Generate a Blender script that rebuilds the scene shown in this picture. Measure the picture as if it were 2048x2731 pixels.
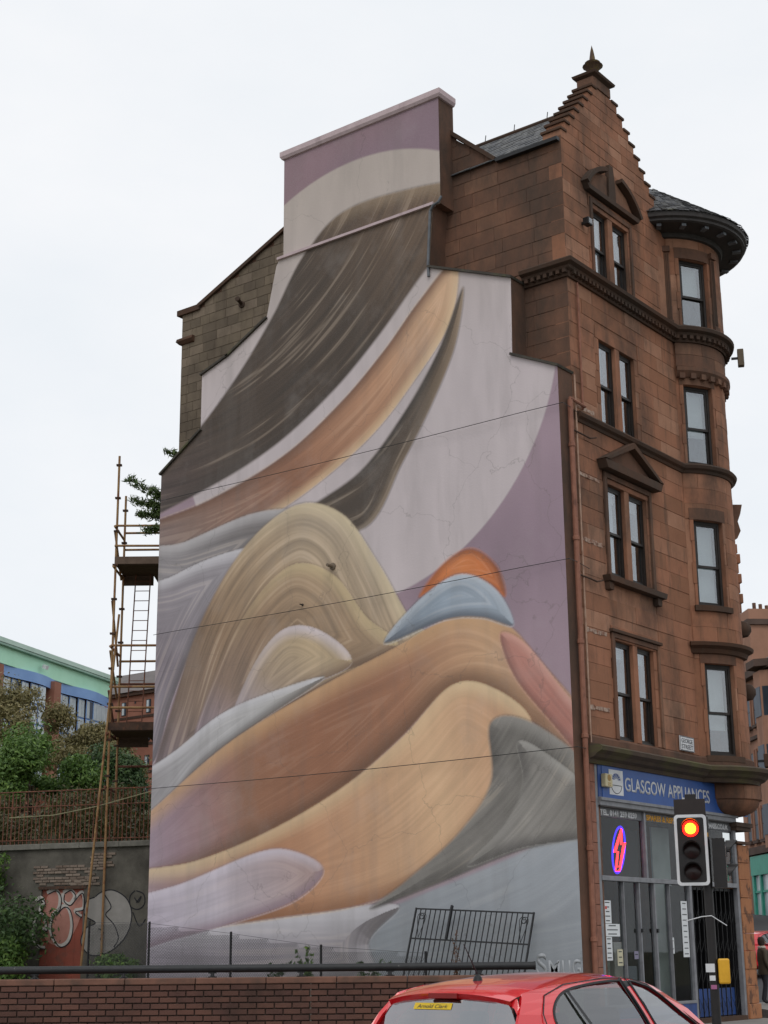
import bpy, bmesh, math, random
import numpy as np
from mathutils import Vector, Matrix
from mathutils.geometry import tessellate_polygon
for o in list(bpy.data.objects): bpy.data.objects.remove(o)
S = bpy.context.scene
COL = S.collection
R_ = math.radians
rnd = random.Random(7)

# ------------------------------------------------------------------ camera
YAW, PITCH, ROLL = R_(37.507), R_(15.827), R_(-0.553)
CAM = Vector((16.558, -28.545, 1.6))
fw = Vector((-math.sin(YAW)*math.cos(PITCH), math.cos(YAW)*math.cos(PITCH), math.sin(PITCH)))
rt = Vector((math.cos(YAW), math.sin(YAW), 0)); up = rt.cross(fw)
r2 = rt*math.cos(ROLL)+up*math.sin(ROLL); u2 = -rt*math.sin(ROLL)+up*math.cos(ROLL)
cd = bpy.data.cameras.new('camera'); cam = bpy.data.objects.new('camera', cd); COL.objects.link(cam)
cd.sensor_fit = 'VERTICAL'; cd.sensor_height = 36; cd.sensor_width = 27; cd.lens = 36*4136/2731
cd.clip_start = .1; cd.clip_end = 2000
cam.matrix_world = Matrix(((r2.x,u2.x,-fw.x,CAM.x),(r2.y,u2.y,-fw.y,CAM.y),(r2.z,u2.z,-fw.z,CAM.z),(0,0,0,1)))
S.camera = cam
S.render.resolution_x = 768; S.render.resolution_y = 1024
# ------------------------------------------------------------------ sky (overcast), sun, exposure
SUN_EL, SUN_AZ = R_(52), R_(150)      # direction the light comes from, azimuth measured from +y towards +x
w = bpy.data.worlds.new('World'); S.world = w; w.use_nodes = True
nt = w.node_tree; nt.nodes.clear(); N = nt.nodes.new; LK = nt.links.new
sky = N('ShaderNodeTexSky'); sky.sky_type = 'NISHITA'; sky.sun_disc = False
sky.sun_elevation = SUN_EL; sky.sun_rotation = SUN_AZ
skm = N('ShaderNodeVectorMath'); skm.operation = 'SCALE'; skm.inputs['Scale'].default_value = .09
LK(sky.outputs[0], skm.inputs[0])
tc = N('ShaderNodeTexCoord'); mp = N('ShaderNodeMapping'); mp.inputs['Scale'].default_value = (1, 1, 2.2)
LK(tc.outputs['Generated'], mp.inputs[0])
cn = N('ShaderNodeTexNoise'); cn.inputs['Scale'].default_value = 2.6; cn.inputs['Detail'].default_value = 6; cn.inputs['Roughness'].default_value = .55
LK(mp.outputs[0], cn.inputs['Vector'])
cr = N('ShaderNodeValToRGB'); cr.color_ramp.elements[0].position = .3; cr.color_ramp.elements[1].position = .68
cr.color_ramp.elements[0].color = (.87, .915, .96, 1); cr.color_ramp.elements[1].color = (.99, 1.0, 1.02, 1)
LK(cn.outputs['Fac'], cr.inputs[0])
mx = N('ShaderNodeMix'); mx.data_type = 'RGBA'; mx.inputs[0].default_value = .93
LK(skm.outputs[0], mx.inputs[6]); LK(cr.outputs[0], mx.inputs[7])
bg = N('ShaderNodeBackground'); bg.inputs['Strength'].default_value = 1.0
LK(mx.outputs[2], bg.inputs[0]); wo = N('ShaderNodeOutputWorld'); LK(bg.outputs[0], wo.inputs[0])
sl = bpy.data.lights.new('sun', 'SUN'); sun = bpy.data.objects.new('sun', sl); COL.objects.link(sun)
sl.energy = .8; sl.angle = R_(25); sl.color = (1, .97, .93)
sd = Vector((math.sin(SUN_AZ)*math.cos(SUN_EL), math.cos(SUN_AZ)*math.cos(SUN_EL), math.sin(SUN_EL)))
sun.rotation_euler = sd.to_track_quat('Z', 'Y').to_euler()
S.view_settings.view_transform = 'Standard'; S.view_settings.look = 'None'
S.view_settings.exposure = 0; S.view_settings.gamma = 1

# ------------------------------------------------------------------ helpers
RH = Vector((math.cos(YAW), math.sin(YAW), 0)); FH = Vector((-math.sin(YAW), math.cos(YAW), 0))
def LF(lat, dep, z=0):                # the street frame: metres across and along the view up George Street
    p = CAM+RH*lat+FH*dep; return Vector((p.x, p.y, z))
def lin(c):
    if isinstance(c, str):
        c = c.lstrip('#'); c = [int(c[i:i+2], 16)/255 for i in (0, 2, 4)]
        return tuple(x/12.92 if x <= .04045 else ((x+.055)/1.055)**2.4 for x in c)
    return tuple(c)
def ob(name, me, parent=None, loc=None, rot=None, scale=None):
    o = bpy.data.objects.new(name, me); COL.objects.link(o)
    if parent: o.parent = parent
    if loc is not None: o.location = loc
    if rot is not None: o.rotation_euler = rot
    if scale is not None: o.scale = scale
    return o
def tag(o, label=None, cat=None, group=None, kind=None):
    if label: o['label'] = label
    if cat: o['category'] = cat
    if group: o['group'] = group
    if kind: o['kind'] = kind
    return o
def thing(name, label, cat, loc=(0, 0, 0), rz=0, group=None):
    o = ob(name, None, None, loc, (0, 0, rz)); o.empty_display_size = .2
    return tag(o, label, cat, group)
class MB:
    def __init__(s): s.v = []; s.f = []
    def add(s, v, f):
        n = len(s.v); s.v += [tuple(p) for p in v]; s.f += [tuple(i+n for i in q) for q in f]; return s
    def box(s, x0, x1, y0, y1, z0, z1):
        v = [(x, y, z) for z in (z0, z1) for y in (y0, y1) for x in (x0, x1)]
        return s.add(v, [(0,2,3,1),(4,5,7,6),(0,1,5,4),(2,6,7,3),(0,4,6,2),(1,3,7,5)])
    def obox(s, c, a, b, d):
        c, a, b, d = map(Vector, (c, a, b, d))
        v = [c+a*i+b*j+d*k for k in (-1, 1) for j in (-1, 1) for i in (-1, 1)]
        return s.add(v, [(0,2,3,1),(4,5,7,6),(0,1,5,4),(2,6,7,3),(0,4,6,2),(1,3,7,5)])
    def tube(s, p, q, r, n=8, r1=None):
        return s.path([p, q], r, n, r1)
    def path(s, pts, r, n=8, r1=None, closed=False):
        pts = [Vector(p) for p in pts]; m = len(pts); V = []; prev = None
        for i, p in enumerate(pts):
            if closed: t = pts[(i+1) % m]-pts[i-1]
            else: t = pts[min(i+1, m-1)]-pts[max(i-1, 0)]
            t.normalize()
            if prev is None:
                a = t.cross(Vector((0, 0, 1)))
                if a.length < .05: a = t.cross(Vector((0, 1, 0)))
            else: a = prev-t*prev.dot(t)
            a.normalize(); prev = a; b = t.cross(a)
            rr = r if r1 is None else r+(r1-r)*i/(m-1)
            V += [p+(a*math.cos(k*2*math.pi/n)+b*math.sin(k*2*math.pi/n))*rr for k in range(n)]
        F = []
        for i in range(m if closed else m-1):
            j = (i+1) % m
            F += [(i*n+k, i*n+(k+1) % n, j*n+(k+1) % n, j*n+k) for k in range(n)]
        if not closed: F += [tuple(range(n))[::-1], tuple((m-1)*n+k for k in range(n))]
        return s.add(V, F)
    def prism(s, poly, fa, fb):        # poly in 2D, fa/fb map to the two ends
        n = len(poly); V = [fa(*p) for p in poly]+[fb(*p) for p in poly]
        T = tessellate_polygon([[Vector((p[0], p[1], 0)) for p in poly]])
        F = [(i, (i+1) % n, n+(i+1) % n, n+i) for i in range(n)]
        F += [tuple(t) for t in T]+[tuple(n+i for i in t[::-1]) for t in T]
        return s.add(V, F)
    def lathe(s, prof, c, n=24, a0=0, a1=2*math.pi):
        full = abs(a1-a0-2*math.pi) < 1e-6; m = n if full else n+1; V = []
        for r, z in prof:
            V += [(c[0]+r*math.cos(a0+(a1-a0)*k/n), c[1]+r*math.sin(a0+(a1-a0)*k/n), c[2]+z) for k in range(m)]
        F = []
        for i in range(len(prof)-1):
            for k in range(n):
                k2 = (k+1) % m; F.append((i*m+k, i*m+k2, (i+1)*m+k2, (i+1)*m+k))
        return s.add(V, F)
    def arc(s, c, a0, a1, r0, r1, z0, z1, n=None):
        n = n or max(1, int(abs(a1-a0)/R_(7))+1); V = []
        for k in range(n+1):
            a = a0+(a1-a0)*k/n; ca, sa = math.cos(a), math.sin(a)
            V += [(c[0]+r*ca, c[1]+r*sa, z) for r, z in ((r0, z0), (r1, z0), (r1, z1), (r0, z1))]
        F = []
        for k in range(n):
            b = 4*k
            F += [(b, b+4, b+5, b+1), (b+1, b+5, b+6, b+2), (b+2, b+6, b+7, b+3), (b+3, b+7, b+4, b)]
        F += [(0, 1, 2, 3), (4*n+3, 4*n+2, 4*n+1, 4*n)]
        return s.add(V, F)
    def sweep(s, path, prof):          # path of 2D points; prof of (out, z), closed; out is to the right of travel
        pts = [Vector((p[0], p[1])) for p in path]; m = len(pts); nn = []
        for i in range(m-1):
            d = (pts[i+1]-pts[i]).normalized(); nn.append(Vector((d.y, -d.x)))
        V = []
        for i, p in enumerate(pts):
            if i == 0: o = nn[0]
            elif i == m-1: o = nn[-1]
            else: o = (nn[i-1]+nn[i])/max(.25, 1+nn[i-1].dot(nn[i]))
            V += [(p.x+o.x*a, p.y+o.y*a, z) for a, z in prof]
        k = len(prof); F = []
        for i in range(m-1):
            F += [(i*k+j, (i+1)*k+j, (i+1)*k+(j+1) % k, i*k+(j+1) % k) for j in range(k)]
        F += [tuple(range(k)), tuple((m-1)*k+j for j in range(k))[::-1]]
        return s.add(V, F)
    def mesh(s, name, m, smooth=False):
        me = bpy.data.meshes.new(name); me.from_pydata([tuple(p) for p in s.v], [], s.f)
        if m is not None: me.materials.append(m)
        bm = bmesh.new(); bm.from_mesh(me); bmesh.ops.recalc_face_normals(bm, faces=bm.faces); bm.to_mesh(me); bm.free()
        if smooth:
            for p in me.polygons: p.use_smooth = True
            try: me.set_sharp_from_angle(angle=R_(35))
            except Exception: pass
        me.update(); return me
    def build(s, name, m, parent=None, smooth=False, kind=None, loc=None, rot=None):
        o = ob(name, s.mesh(name, m, smooth), parent, loc, rot)
        if kind: o['kind'] = kind
        return o
def bevel(o, wd=.01, seg=2):
    b = o.modifiers.new('bevel', 'BEVEL'); b.width = wd; b.segments = seg; b.limit_method = 'ANGLE'; b.angle_limit = R_(40); return o
def text_mesh(txt, mat, height, width=None, ext=.003, bold=0.0, shear=0):
    cu = bpy.data.curves.new('lettering', 'FONT'); cu.body = txt; cu.size = 1; cu.extrude = 0; cu.offset = bold; cu.shear = shear
    t = bpy.data.objects.new('lettering', cu); COL.objects.link(t)
    dg = bpy.context.evaluated_depsgraph_get(); me = bpy.data.meshes.new_from_object(t.evaluated_get(dg))
    bpy.data.objects.remove(t); bpy.data.curves.remove(cu)
    xs = [v.co.x for v in me.vertices]; ys = [v.co.y for v in me.vertices]
    x0, x1, y0, y1 = min(xs), max(xs), min(ys), max(ys); sy = height/(y1-y0); sx = sy if width is None else width/(x1-x0)
    for v in me.vertices: v.co = ((v.co.x-x0)*sx, (v.co.y-y0)*sy, 0)
    bm = bmesh.new(); bm.from_mesh(me)
    r = bmesh.ops.extrude_face_region(bm, geom=bm.faces[:])
    bmesh.ops.translate(bm, verts=[g for g in r['geom'] if isinstance(g, bmesh.types.BMVert)], vec=(0, 0, ext))
    bmesh.ops.recalc_face_normals(bm, faces=bm.faces); bm.to_mesh(me); bm.free()
    me.materials.clear(); me.materials.append(mat); me.name = 'lettering'
    return me
def text_on_x(name, txt, mat, x, y, z, height, width=None, parent=None, bold=0.0, rollz=0, shear=0):   # faces +x, reads along +y
    me = text_mesh(txt, mat, height, width, bold=bold, shear=shear)
    o = ob(name, me, parent)
    Mx = Matrix(((0,0,1,x),(1,0,0,y),(0,1,0,z),(0,0,0,1)))
    if rollz: Mx = Mx @ Matrix.Rotation(rollz, 4, 'Z')
    o.matrix_local = Mx; return o

# ------------------------------------------------------------------ materials
def mat_nodes(name):
    m = bpy.data.materials.new(name); m.use_nodes = True; t = m.node_tree; t.nodes.clear()
    out = t.nodes.new('ShaderNodeOutputMaterial'); b = t.nodes.new('ShaderNodeBsdfPrincipled'); t.links.new(b.outputs[0], out.inputs[0])
    return m, t, b
def n_(t, typ, **kw):
    n = t.nodes.new(typ)
    for k, v in kw.items(): setattr(n, k, v)
    return n
def mixc(t, fac, a, b, mode='MIX'):
    m = n_(t, 'ShaderNodeMix', data_type='RGBA', blend_type=mode)
    for i, x in ((0, fac), (6, a), (7, b)):
        if isinstance(x, (int, float)): m.inputs[i].default_value = x
        elif isinstance(x, tuple): m.inputs[i].default_value = (*x, 1) if len(x) == 3 else x
        else: t.links.new(x, m.inputs[i])
    return m.outputs[2]
def noise(t, scale, detail=4, rough=.55, stretch=(1, 1, 1), obj=False):
    g = n_(t, 'ShaderNodeTexCoord') if obj else n_(t, 'ShaderNodeNewGeometry')
    src = g.outputs['Object'] if obj else g.outputs['Position']
    mpn = n_(t, 'ShaderNodeMapping'); mpn.inputs['Scale'].default_value = stretch; t.links.new(src, mpn.inputs[0])
    n = n_(t, 'ShaderNodeTexNoise'); n.inputs['Scale'].default_value = scale; n.inputs['Detail'].default_value = detail; n.inputs['Roughness'].default_value = rough
    t.links.new(mpn.outputs[0], n.inputs['Vector']); return n.outputs['Fac']
def ramp(t, fac, p0, p1, v0=0., v1=1.):
    m = n_(t, 'ShaderNodeMapRange'); m.inputs['From Min'].default_value = p0; m.inputs['From Max'].default_value = p1
    m.inputs['To Min'].default_value = v0; m.inputs['To Max'].default_value = v1; t.links.new(fac, m.inputs['Value']); return m.outputs[0]
def bump(t, b, fac, strength=.3, dist=.02):
    n = n_(t, 'ShaderNodeBump'); n.inputs['Strength'].default_value = strength; n.inputs['Distance'].default_value = dist
    t.links.new(fac, n.inputs['Height']); t.links.new(n.outputs[0], b.inputs['Normal'])
def M(name, c1, c2=None, scale=3, rough=.8, bs=.2, metal=0, rand=None, stain=None, stretch=(1, 1, 1), coat=0, spec=.4):
    m, t, b = mat_nodes(name); c1 = lin(c1); c2 = lin(c2) if c2 else tuple(x*.75 for x in c1)
    col = mixc(t, ramp(t, noise(t, scale, 5, .6, stretch), .3, .7), c1, c2)
    if rand:
        oi = n_(t, 'ShaderNodeObjectInfo'); gi = n_(t, 'ShaderNodeNewGeometry'); ad = n_(t, 'ShaderNodeMath', operation='ADD'); t.links.new(oi.outputs['Random'], ad.inputs[0]); t.links.new(gi.outputs['Random Per Island'], ad.inputs[1]); f0 = n_(t, 'ShaderNodeMath', operation='FRACT'); t.links.new(ad.outputs[0], f0.inputs[0])
        col = mixc(t, ramp(t, f0.outputs[0], 0, 1, 0, rand[1]), col, lin(rand[0]))
    if stain:
        sc, c, lo, hi, amt = stain[:5]; st = stain[5] if len(stain) > 5 else (1, 1, .35)
        col = mixc(t, ramp(t, noise(t, sc, 6, .62, st), lo, hi, 0, amt), col, lin(c))
    t.links.new(col, b.inputs['Base Color']); b.inputs['Roughness'].default_value = rough; b.inputs['Metallic'].default_value = metal
    b.inputs['Specular IOR Level'].default_value = spec
    if coat: b.inputs['Coat Weight'].default_value = coat; b.inputs['Coat Roughness'].default_value = .04
    if bs: bump(t, b, noise(t, scale*9, 4, .6), bs, .012)
    return m
def stone_mat(name, ca, cb, cc, soot=.55, amt=.75):
    m, t, b = mat_nodes(name)
    oi = n_(t, 'ShaderNodeObjectInfo'); gi = n_(t, 'ShaderNodeNewGeometry'); ad = n_(t, 'ShaderNodeMath', operation='ADD'); t.links.new(oi.outputs['Random'], ad.inputs[0]); t.links.new(gi.outputs['Random Per Island'], ad.inputs[1]); f0 = n_(t, 'ShaderNodeMath', operation='FRACT'); t.links.new(ad.outputs[0], f0.inputs[0]); rr = f0.outputs[0]
    r2n = n_(t, 'ShaderNodeMath', operation='MULTIPLY_ADD'); r2n.inputs[1].default_value = 7.31; r2n.inputs[2].default_value = .17; t.links.new(rr, r2n.inputs[0])
    fr = n_(t, 'ShaderNodeMath', operation='FRACT'); t.links.new(r2n.outputs[0], fr.inputs[0])
    col = mixc(t, rr, lin(ca), lin(cb)); col = mixc(t, ramp(t, fr.outputs[0], .62, 1, 0, .85), col, lin(cc))
    col = mixc(t, ramp(t, noise(t, 2.2, 5, .6), .3, .75, 0, .45), col, tuple(x*.62 for x in lin(cb)))
    col = mixc(t, ramp(t, noise(t, 14, 5, .7, (1, 1, 3)), .35, .75, 0, .4), col, tuple(x*.7 for x in lin(ca)))
    s1 = noise(t, .55, 7, .68, (1, 1, .55)); col = mixc(t, ramp(t, s1, soot-.07, soot+.16, 0, amt), col, (.055, .042, .034))
    s2 = noise(t, 3.4, 6, .7, (1, 1, .16)); col = mixc(t, ramp(t, s2, .53, .7, 0, .6), col, (.075, .055, .042))
    t.links.new(col, b.inputs['Base Color']); b.inputs['Roughness'].default_value = .9; b.inputs['Specular IOR Level'].default_value = .2
    bump(t, b, noise(t, 26, 6, .7, (1, 1, 2)), .45, .015)
    return m
def glass_mat(name, tint=(.75, .8, .8), fac=1.0, minr=.04, rough=.015):
    m = bpy.data.materials.new(name); m.use_nodes = True; t = m.node_tree; t.nodes.clear()
    out = n_(t, 'ShaderNodeOutputMaterial'); tr = n_(t, 'ShaderNodeBsdfTransparent'); tr.inputs[0].default_value = (*tint, 1)
    gl = n_(t, 'ShaderNodeBsdfGlossy'); gl.inputs['Roughness'].default_value = rough; gl.inputs[0].default_value = (.95, .97, 1, 1)
    lw = n_(t, 'ShaderNodeLayerWeight'); fn = n_(t, 'ShaderNodeMath', operation='POWER'); fn.inputs[1].default_value = 5; t.links.new(lw.outputs['Facing'], fn.inputs[0])
    ma = n_(t, 'ShaderNodeMath', operation='MULTIPLY_ADD'); ma.use_clamp = True; ma.inputs[1].default_value = fac; ma.inputs[2].default_value = minr
    t.links.new(fn.outputs[0], ma.inputs[0]); mxs = n_(t, 'ShaderNodeMixShader'); t.links.new(ma.outputs[0], mxs.inputs[0])
    bp = n_(t, 'ShaderNodeBump'); bp.inputs['Strength'].default_value = .04; bp.inputs['Distance'].default_value = .01
    t.links.new(noise(t, 1.7, 2), bp.inputs['Height']); t.links.new(bp.outputs[0], gl.inputs['Normal'])
    t.links.new(tr.outputs[0], mxs.inputs[1]); t.links.new(gl.outputs[0], mxs.inputs[2]); t.links.new(mxs.outputs[0], out.inputs[0])
    return m
def emit_mat(name, c, st):
    m, t, b = mat_nodes(name); b.inputs['Base Color'].default_value = (*lin(c), 1); b.inputs['Emission Color'].default_value = (*lin(c), 1); b.inputs['Emission Strength'].default_value = st; return m
m_red = stone_mat('red_sandstone', '#a5735a', '#8d644d', '#b0876f', .52, .85)
m_side = stone_mat('side_sandstone', '#805d4b', '#6b4f41', '#926d57', .47, .88)
m_dark = stone_mat('sooted_sandstone', '#5d4436', '#4c392e', '#6b4f3d', .46, .85)
m_buff = stone_mat('buff_sandstone', '#7d705f', '#675c4f', '#8f8070', .54, .75)
m_grey = M('shopfront_grey_paint', '#85868a', '#6f7074', 5, .5, .05, stain=(6, '#3d3d40', .6, .75, .5))
m_black = M('black_paint', '#1a1a1c', '#101012', 8, .45, .1)
m_sash = M('dark_sash_paint', '#2b2420', '#1c1815', 6, .5, .1)
m_lead = M('lead_flashing', '#6d7176', '#4a4d52', 4, .6, .15)
m_slate = M('roof_slate', '#55565a', '#3f4146', 2, .65, .2, rand=('#6d6c69', .7), stain=(3, '#6d6d52', .58, .75, .5))
m_glass = glass_mat('window_glass', (.8, .83, .84), 1.1, .17)
m_shopg = glass_mat('shop_glass', (.86, .88, .88), .5, .018)
m_white = M('white_paint', '#d9dadb', '#c2c3c6', 4, .5, .05)
m_rust = M('rusty_steel', '#71493a', '#56382d', 9, .85, .35, stain=(14, '#a9673f', .55, .7, .6))
m_rustd = M('dark_rusty_steel', '#4f3a2e', '#33261f', 7, .85, .3, stain=(12, '#7a4b30', .56, .72, .6))
m_concrete = M('weathered_concrete', '#77746c', '#5d5b54', 4, .9, .3, stain=(1.2, '#34322d', .5, .7, .6))
m_asphalt = M('asphalt', (.055, .055, .058), (.04, .04, .043), 3, .9, .4)
m_paving = M('paving', '#8b8782', '#76726d', 2, .9, .2)
m_blue = M('blue_sign', '#27549a', '#20488a', 1.5, .45, .03)
m_blued = M('blue_panel', '#2b4c8c', '#22417a', 2, .5, .05, stain=(3, '#1b2b50', .5, .7, .5))
m_blind = M('pale_blind', '#cdd2cf', '#bfc5c2', 2, .8, .0, stretch=(1, 1, 30))
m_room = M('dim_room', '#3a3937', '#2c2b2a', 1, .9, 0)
m_paper = M('paper', '#dcdfe0', '#cfd2d4', 3, .8, 0)
m_ink = M('ink', '#3c4046', '#2c2f34', 3, .8, 0)

# ------------------------------------------------------------------ the setting
def sheet(name, pts, z, m, kind='structure'):
    mb = MB(); T = tessellate_polygon([[Vector((p[0], p[1], 0)) for p in pts]])
    zz = z if callable(z) else (lambda x, y: z)
    mb.add([(p[0], p[1], zz(*p)) for p in pts], [tuple(t) for t in T]); return mb.build(name, m, kind=kind)
m_earth = M('bare_earth', '#6b6252', '#4f4a3c', .6, .95, .4, stain=(.8, '#4a5a32', .48, .62, .8, (1, 1, 1)))
sheet('ground', [(-900, -900), (900, -900), (900, 900), (-900, 900)], -.16, m_earth)
mb = MB()     # High Street climbs gently away to the north-east of the corner
def hz(d): return max(0, (d-40)*.055)
for i in range(12):
    d0, d1 = 38+i*8, 46+i*8
    q = [LF(3, d0, hz(d0)-.12), LF(30, d0, hz(d0)-.12), LF(30, d1, hz(d1)-.12), LF(3, d1, hz(d1)-.12)]
    mb.add(q, [(0, 1, 2, 3)])
mb.build('high_street_road', m_asphalt, kind='structure')
road = [(8.4, -120), (15.6, -120), (15.6, 30), (8.4, 12)]
sheet('road', road, -.13, m_asphalt)
mb = MB(); mb.prism([(-.4, 7.6), (8.25, 7.6), (8.25, -60), (-30, -60), (-30, -24), (5.55, -11.2), (.02, -.8), (.02, 7.3)], lambda x, y: (x, y, -.3), lambda x, y: (x, y, 0))
mb.build('pavement', m_paving, kind='structure')
mb = MB(); mb.box(8.25, 8.4, -60, 7.6, -.3, .004); mb.build('kerb', M('granite_kerb', '#8f8c88', '#6f6d6a', 5, .9, .3), kind='structure')
mb = MB(); mb.box(15.6, 30, -60, 20, -.3, 0); mb.build('far_pavement', m_paving, kind='structure')
mb = MB(); mb.box(8.75, 8.85, -60, -2, -.13, -.126); mb.box(8.95, 9.05, -60, -2, -.13, -.126)
mb.build('double_yellow_lines', M('yellow_road_paint', '#b99a3a', '#8f7a36', 8, .9, .1), kind='structure')
# yard behind the brick wall, raised
P_FW = Vector((3.93, -12.19, 0))
def FWp(u, v=0, z=0): p = P_FW+RH*u+FH*v; return Vector((p.x, p.y, z))
yp = [FWp(-16, .2), FWp(2.1, .2), Vector((.0, -.62, 0)), Vector((-12.4, -.62, 0)), Vector((-13.2, .8, 0)), Vector((-30, -4.2, 0))]
mb = MB(); mb.prism([(p.x, p.y) for p in yp], lambda x, y: (x, y, -.2), lambda x, y: (x, y, .9)); mb.build('yard_ground', m_earth, kind='structure')
# wooded bank behind the retaining wall
RWP = Vector((-13.769, .6, 0)); RWA = R_(17.507)
def RWp(u, v=0, z=0):
    return Vector((RWP.x+u*math.cos(RWA)-v*math.sin(RWA), RWP.y+u*math.sin(RWA)+v*math.cos(RWA), z))
mb = MB(); nu, nv = 24, 24
for j in range(nv+1):
    for i in range(nu+1):
        u = -26+32*i/nu; v = .3+70*(j/nv)**1.5
        mb.v.append(tuple(RWp(u, v, 4.2+min(v*.16, 3.2)+.5*math.sin(u*1.3+v*.7)*min(1, v/4))))
for j in range(nv):
    for i in range(nu):
        a = j*(nu+1)+i; mb.f.append((a, a+1, a+nu+2, a+nu+1))
mb.build('bank_ground', M('bank_soil', '#4f4a35', '#3c3f28', .8, .95, .5), kind='structure', smooth=True)

# ------------------------------------------------------------------ the corner tenement
BLD = thing('corner_tenement', 'tall red sandstone corner tenement with a huge painted mural on its gable wall', 'building')
def wallrects(u0, u1, z0, z1, ops):    # rectangles that tile a wall around its openings
    zs = sorted({z0, z1}|{z for o in ops for z in o[2:] if z0 < z < z1}); out = []
    for a, b in zip(zs, zs[1:]):
        cuts = [(u0, u1)]
        for o in ops:
            if o[2] < b-1e-6 and o[3] > a+1e-6:
                nc = []
                for c in cuts:
                    if o[0] > c[0]: nc.append((c[0], min(c[1], o[0])))
                    if o[1] < c[1]: nc.append((max(c[0], o[1]), c[1]))
                cuts = [c for c in nc if c[1]-c[0] > 1e-4]
        out += [(c[0], c[1], a, b) for c in cuts]
    return out
T0 = (-.9, 6.4)                       # turret centre
WIN = [(1.30, 2.06, 2.29, 3.03, 16.89, 18.70), (1.31, 2.07, 2.29, 3.0, 13.28, 15.32), (1.39, 2.16, 2.38, 3.2, 9.69, 11.81), (1.39, 2.18, 2.39, 3.14, 5.99, 8.19)]
ops = []
for a, b, c, d, z0, z1 in WIN: ops += [(a, b, z0, z1), (c, d, z0, z1)]
TW = [(-44, -12.5, 16.88, 18.76), (-46.3, -13.5, 13.22, 15.32), (-45, -12, 9.62, 11.78), (-43.5, -10, 5.99, 8.2)]
gable_rows = []                       # attic gable: course by course between the crow steps
GZ = 20.02
for i in range(8):
    z0 = GZ+.27*i; yl = max(0, -.06+.235*i); yr = [4.62, 4.40, 4.14, 3.90, 3.66, 3.42, 3.14, 2.86][i]
    gable_rows.append((yl, yr, z0, z0+.27))
mb = MB()
for u0, u1, z0, z1 in wallrects(0.002, 5.25, 5.4, 20.02, ops): mb.box(-.36, -.014, u0, u1, z0, z1)
for yl, yr, z0, z1 in gable_rows: mb.box(-.5, -.014, yl+.012, yr-.012, z0, z1)
FAC = mb.build('facade_wall', m_red, BLD)
# shared stone blocks: front at x = 0, chamfered
def block(ln, h, d=.03, c=.006):
    mb = MB(); y, z = ln/2-.003, h/2-.003
    mb.add([(-d, -y, -z), (-d, y, -z), (-d, y, z), (-d, -y, z), (-c, -y, -z), (-c, y, -z), (-c, y, z), (-c, -y, z),
            (0, -y+c, -z+c), (0, y-c, -z+c), (0, y-c, z-c), (0, -y+c, z-c)],
           [(0,1,5,4),(1,2,6,5),(2,3,7,6),(3,0,4,7),(4,5,9,8),(5,6,10,9),(6,7,11,10),(7,4,8,11),(8,9,10,11)])
    return mb
_bl = {}
def blockmesh(ln, h, m):
    k = (round(ln, 1), round(h, 2), m.name)
    if k not in _bl: _bl[k] = (block(k[0], k[1]).mesh('stone', m), k[0], k[1])
    return _bl[k]
STN = [0]
def lay(u0, u1, z0, z1, hc, ops, place, rng, avg=.78, ulim=None):
    n = max(1, round((z1-z0)/hc)); h = (z1-z0)/n
    for i in range(n):
        a, b = z0+i*h, z0+(i+1)*h; lo, hi = (u0, u1) if ulim is None else ulim((a+b)/2)
        cuts = [(lo, hi)]
        for o in ops:
            if o[2] < b-.02 and o[3] > a+.02:
                nc = []
                for c in cuts:
                    if o[0] > c[0]: nc.append((c[0], min(c[1], o[0])))
                    if o[1] < c[1]: nc.append((max(c[0], o[1]), c[1]))
                cuts = [c for c in nc if c[1]-c[0] > .1]
        for c in cuts:
            k = max(1, round((c[1]-c[0])/avg+rng.uniform(-.3, .3))); ws = [rng.uniform(.7, 1.3) for _ in range(k)]
            if k > 1 and i % 2: ws[0] *= .55
            t = sum(ws); p = c[0]
            for wv in ws:
                q = p+(c[1]-c[0])*wv/t; place(p, q, a, b); p = q
def place_x(parent, m, x=0.0):
    def f(p, q, a, b):
        me, l, h = blockmesh(max(.1, q-p), b-a, m); STN[0] += 1
        ob('stone', me, parent, (x+rnd.uniform(-.004, .006), (p+q)/2, (a+b)/2), None, (1, (q-p)/l, (b-a)/h))
    return f
def place_y(parent, m, y=0.0):
    def f(p, q, a, b):
        me, l, h = blockmesh(max(.1, q-p), b-a, m); STN[0] += 1
        ob('stone', me, parent, ((p+q)/2, y-rnd.uniform(-.004, .006), (a+b)/2), (0, 0, -math.pi/2), (1, (q-p)/l, (b-a)/h))
    return f
ex = [(1.10, 3.28, 16.7, 19.35), (1.14, 3.2, 13.2, 15.5), (1.17, 3.45, 9.4, 12.4), (1.17, 3.45, 5.9, 8.45)]
pf = place_x(FAC, m_red)
lay(.0, 5.2, 5.98, 13.0, .39, ex, pf, rnd, .86); lay(0, 5.2, 13.2, 16.46, .36, ex, pf, rnd, .86); lay(0, 4.62, 16.82, 20.02, .36, ex, pf, rnd, .86)
for yl, yr, z0, z1 in gable_rows: lay(yl+.012, yr-.012, z0, z1, .3, [], pf, rnd, .9)
for i, (yl, yr, z0, z1) in enumerate(gable_rows):          # crow steps
    for y0, y1 in ((yl-.035, yl+.25), (yr-.29, yr+.035)):
        bevel(MB().box(-.54, .035, y0, y1, z1-.06, z1+.012).build('crow_step_stone', m_dark, FAC), .012)
ped = MB(); ped.box(-.44, .03, 1.66, 2.52, 22.18, 22.44); bevel(ped.build('gable_pedestal', m_side, FAC), .012)
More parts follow.
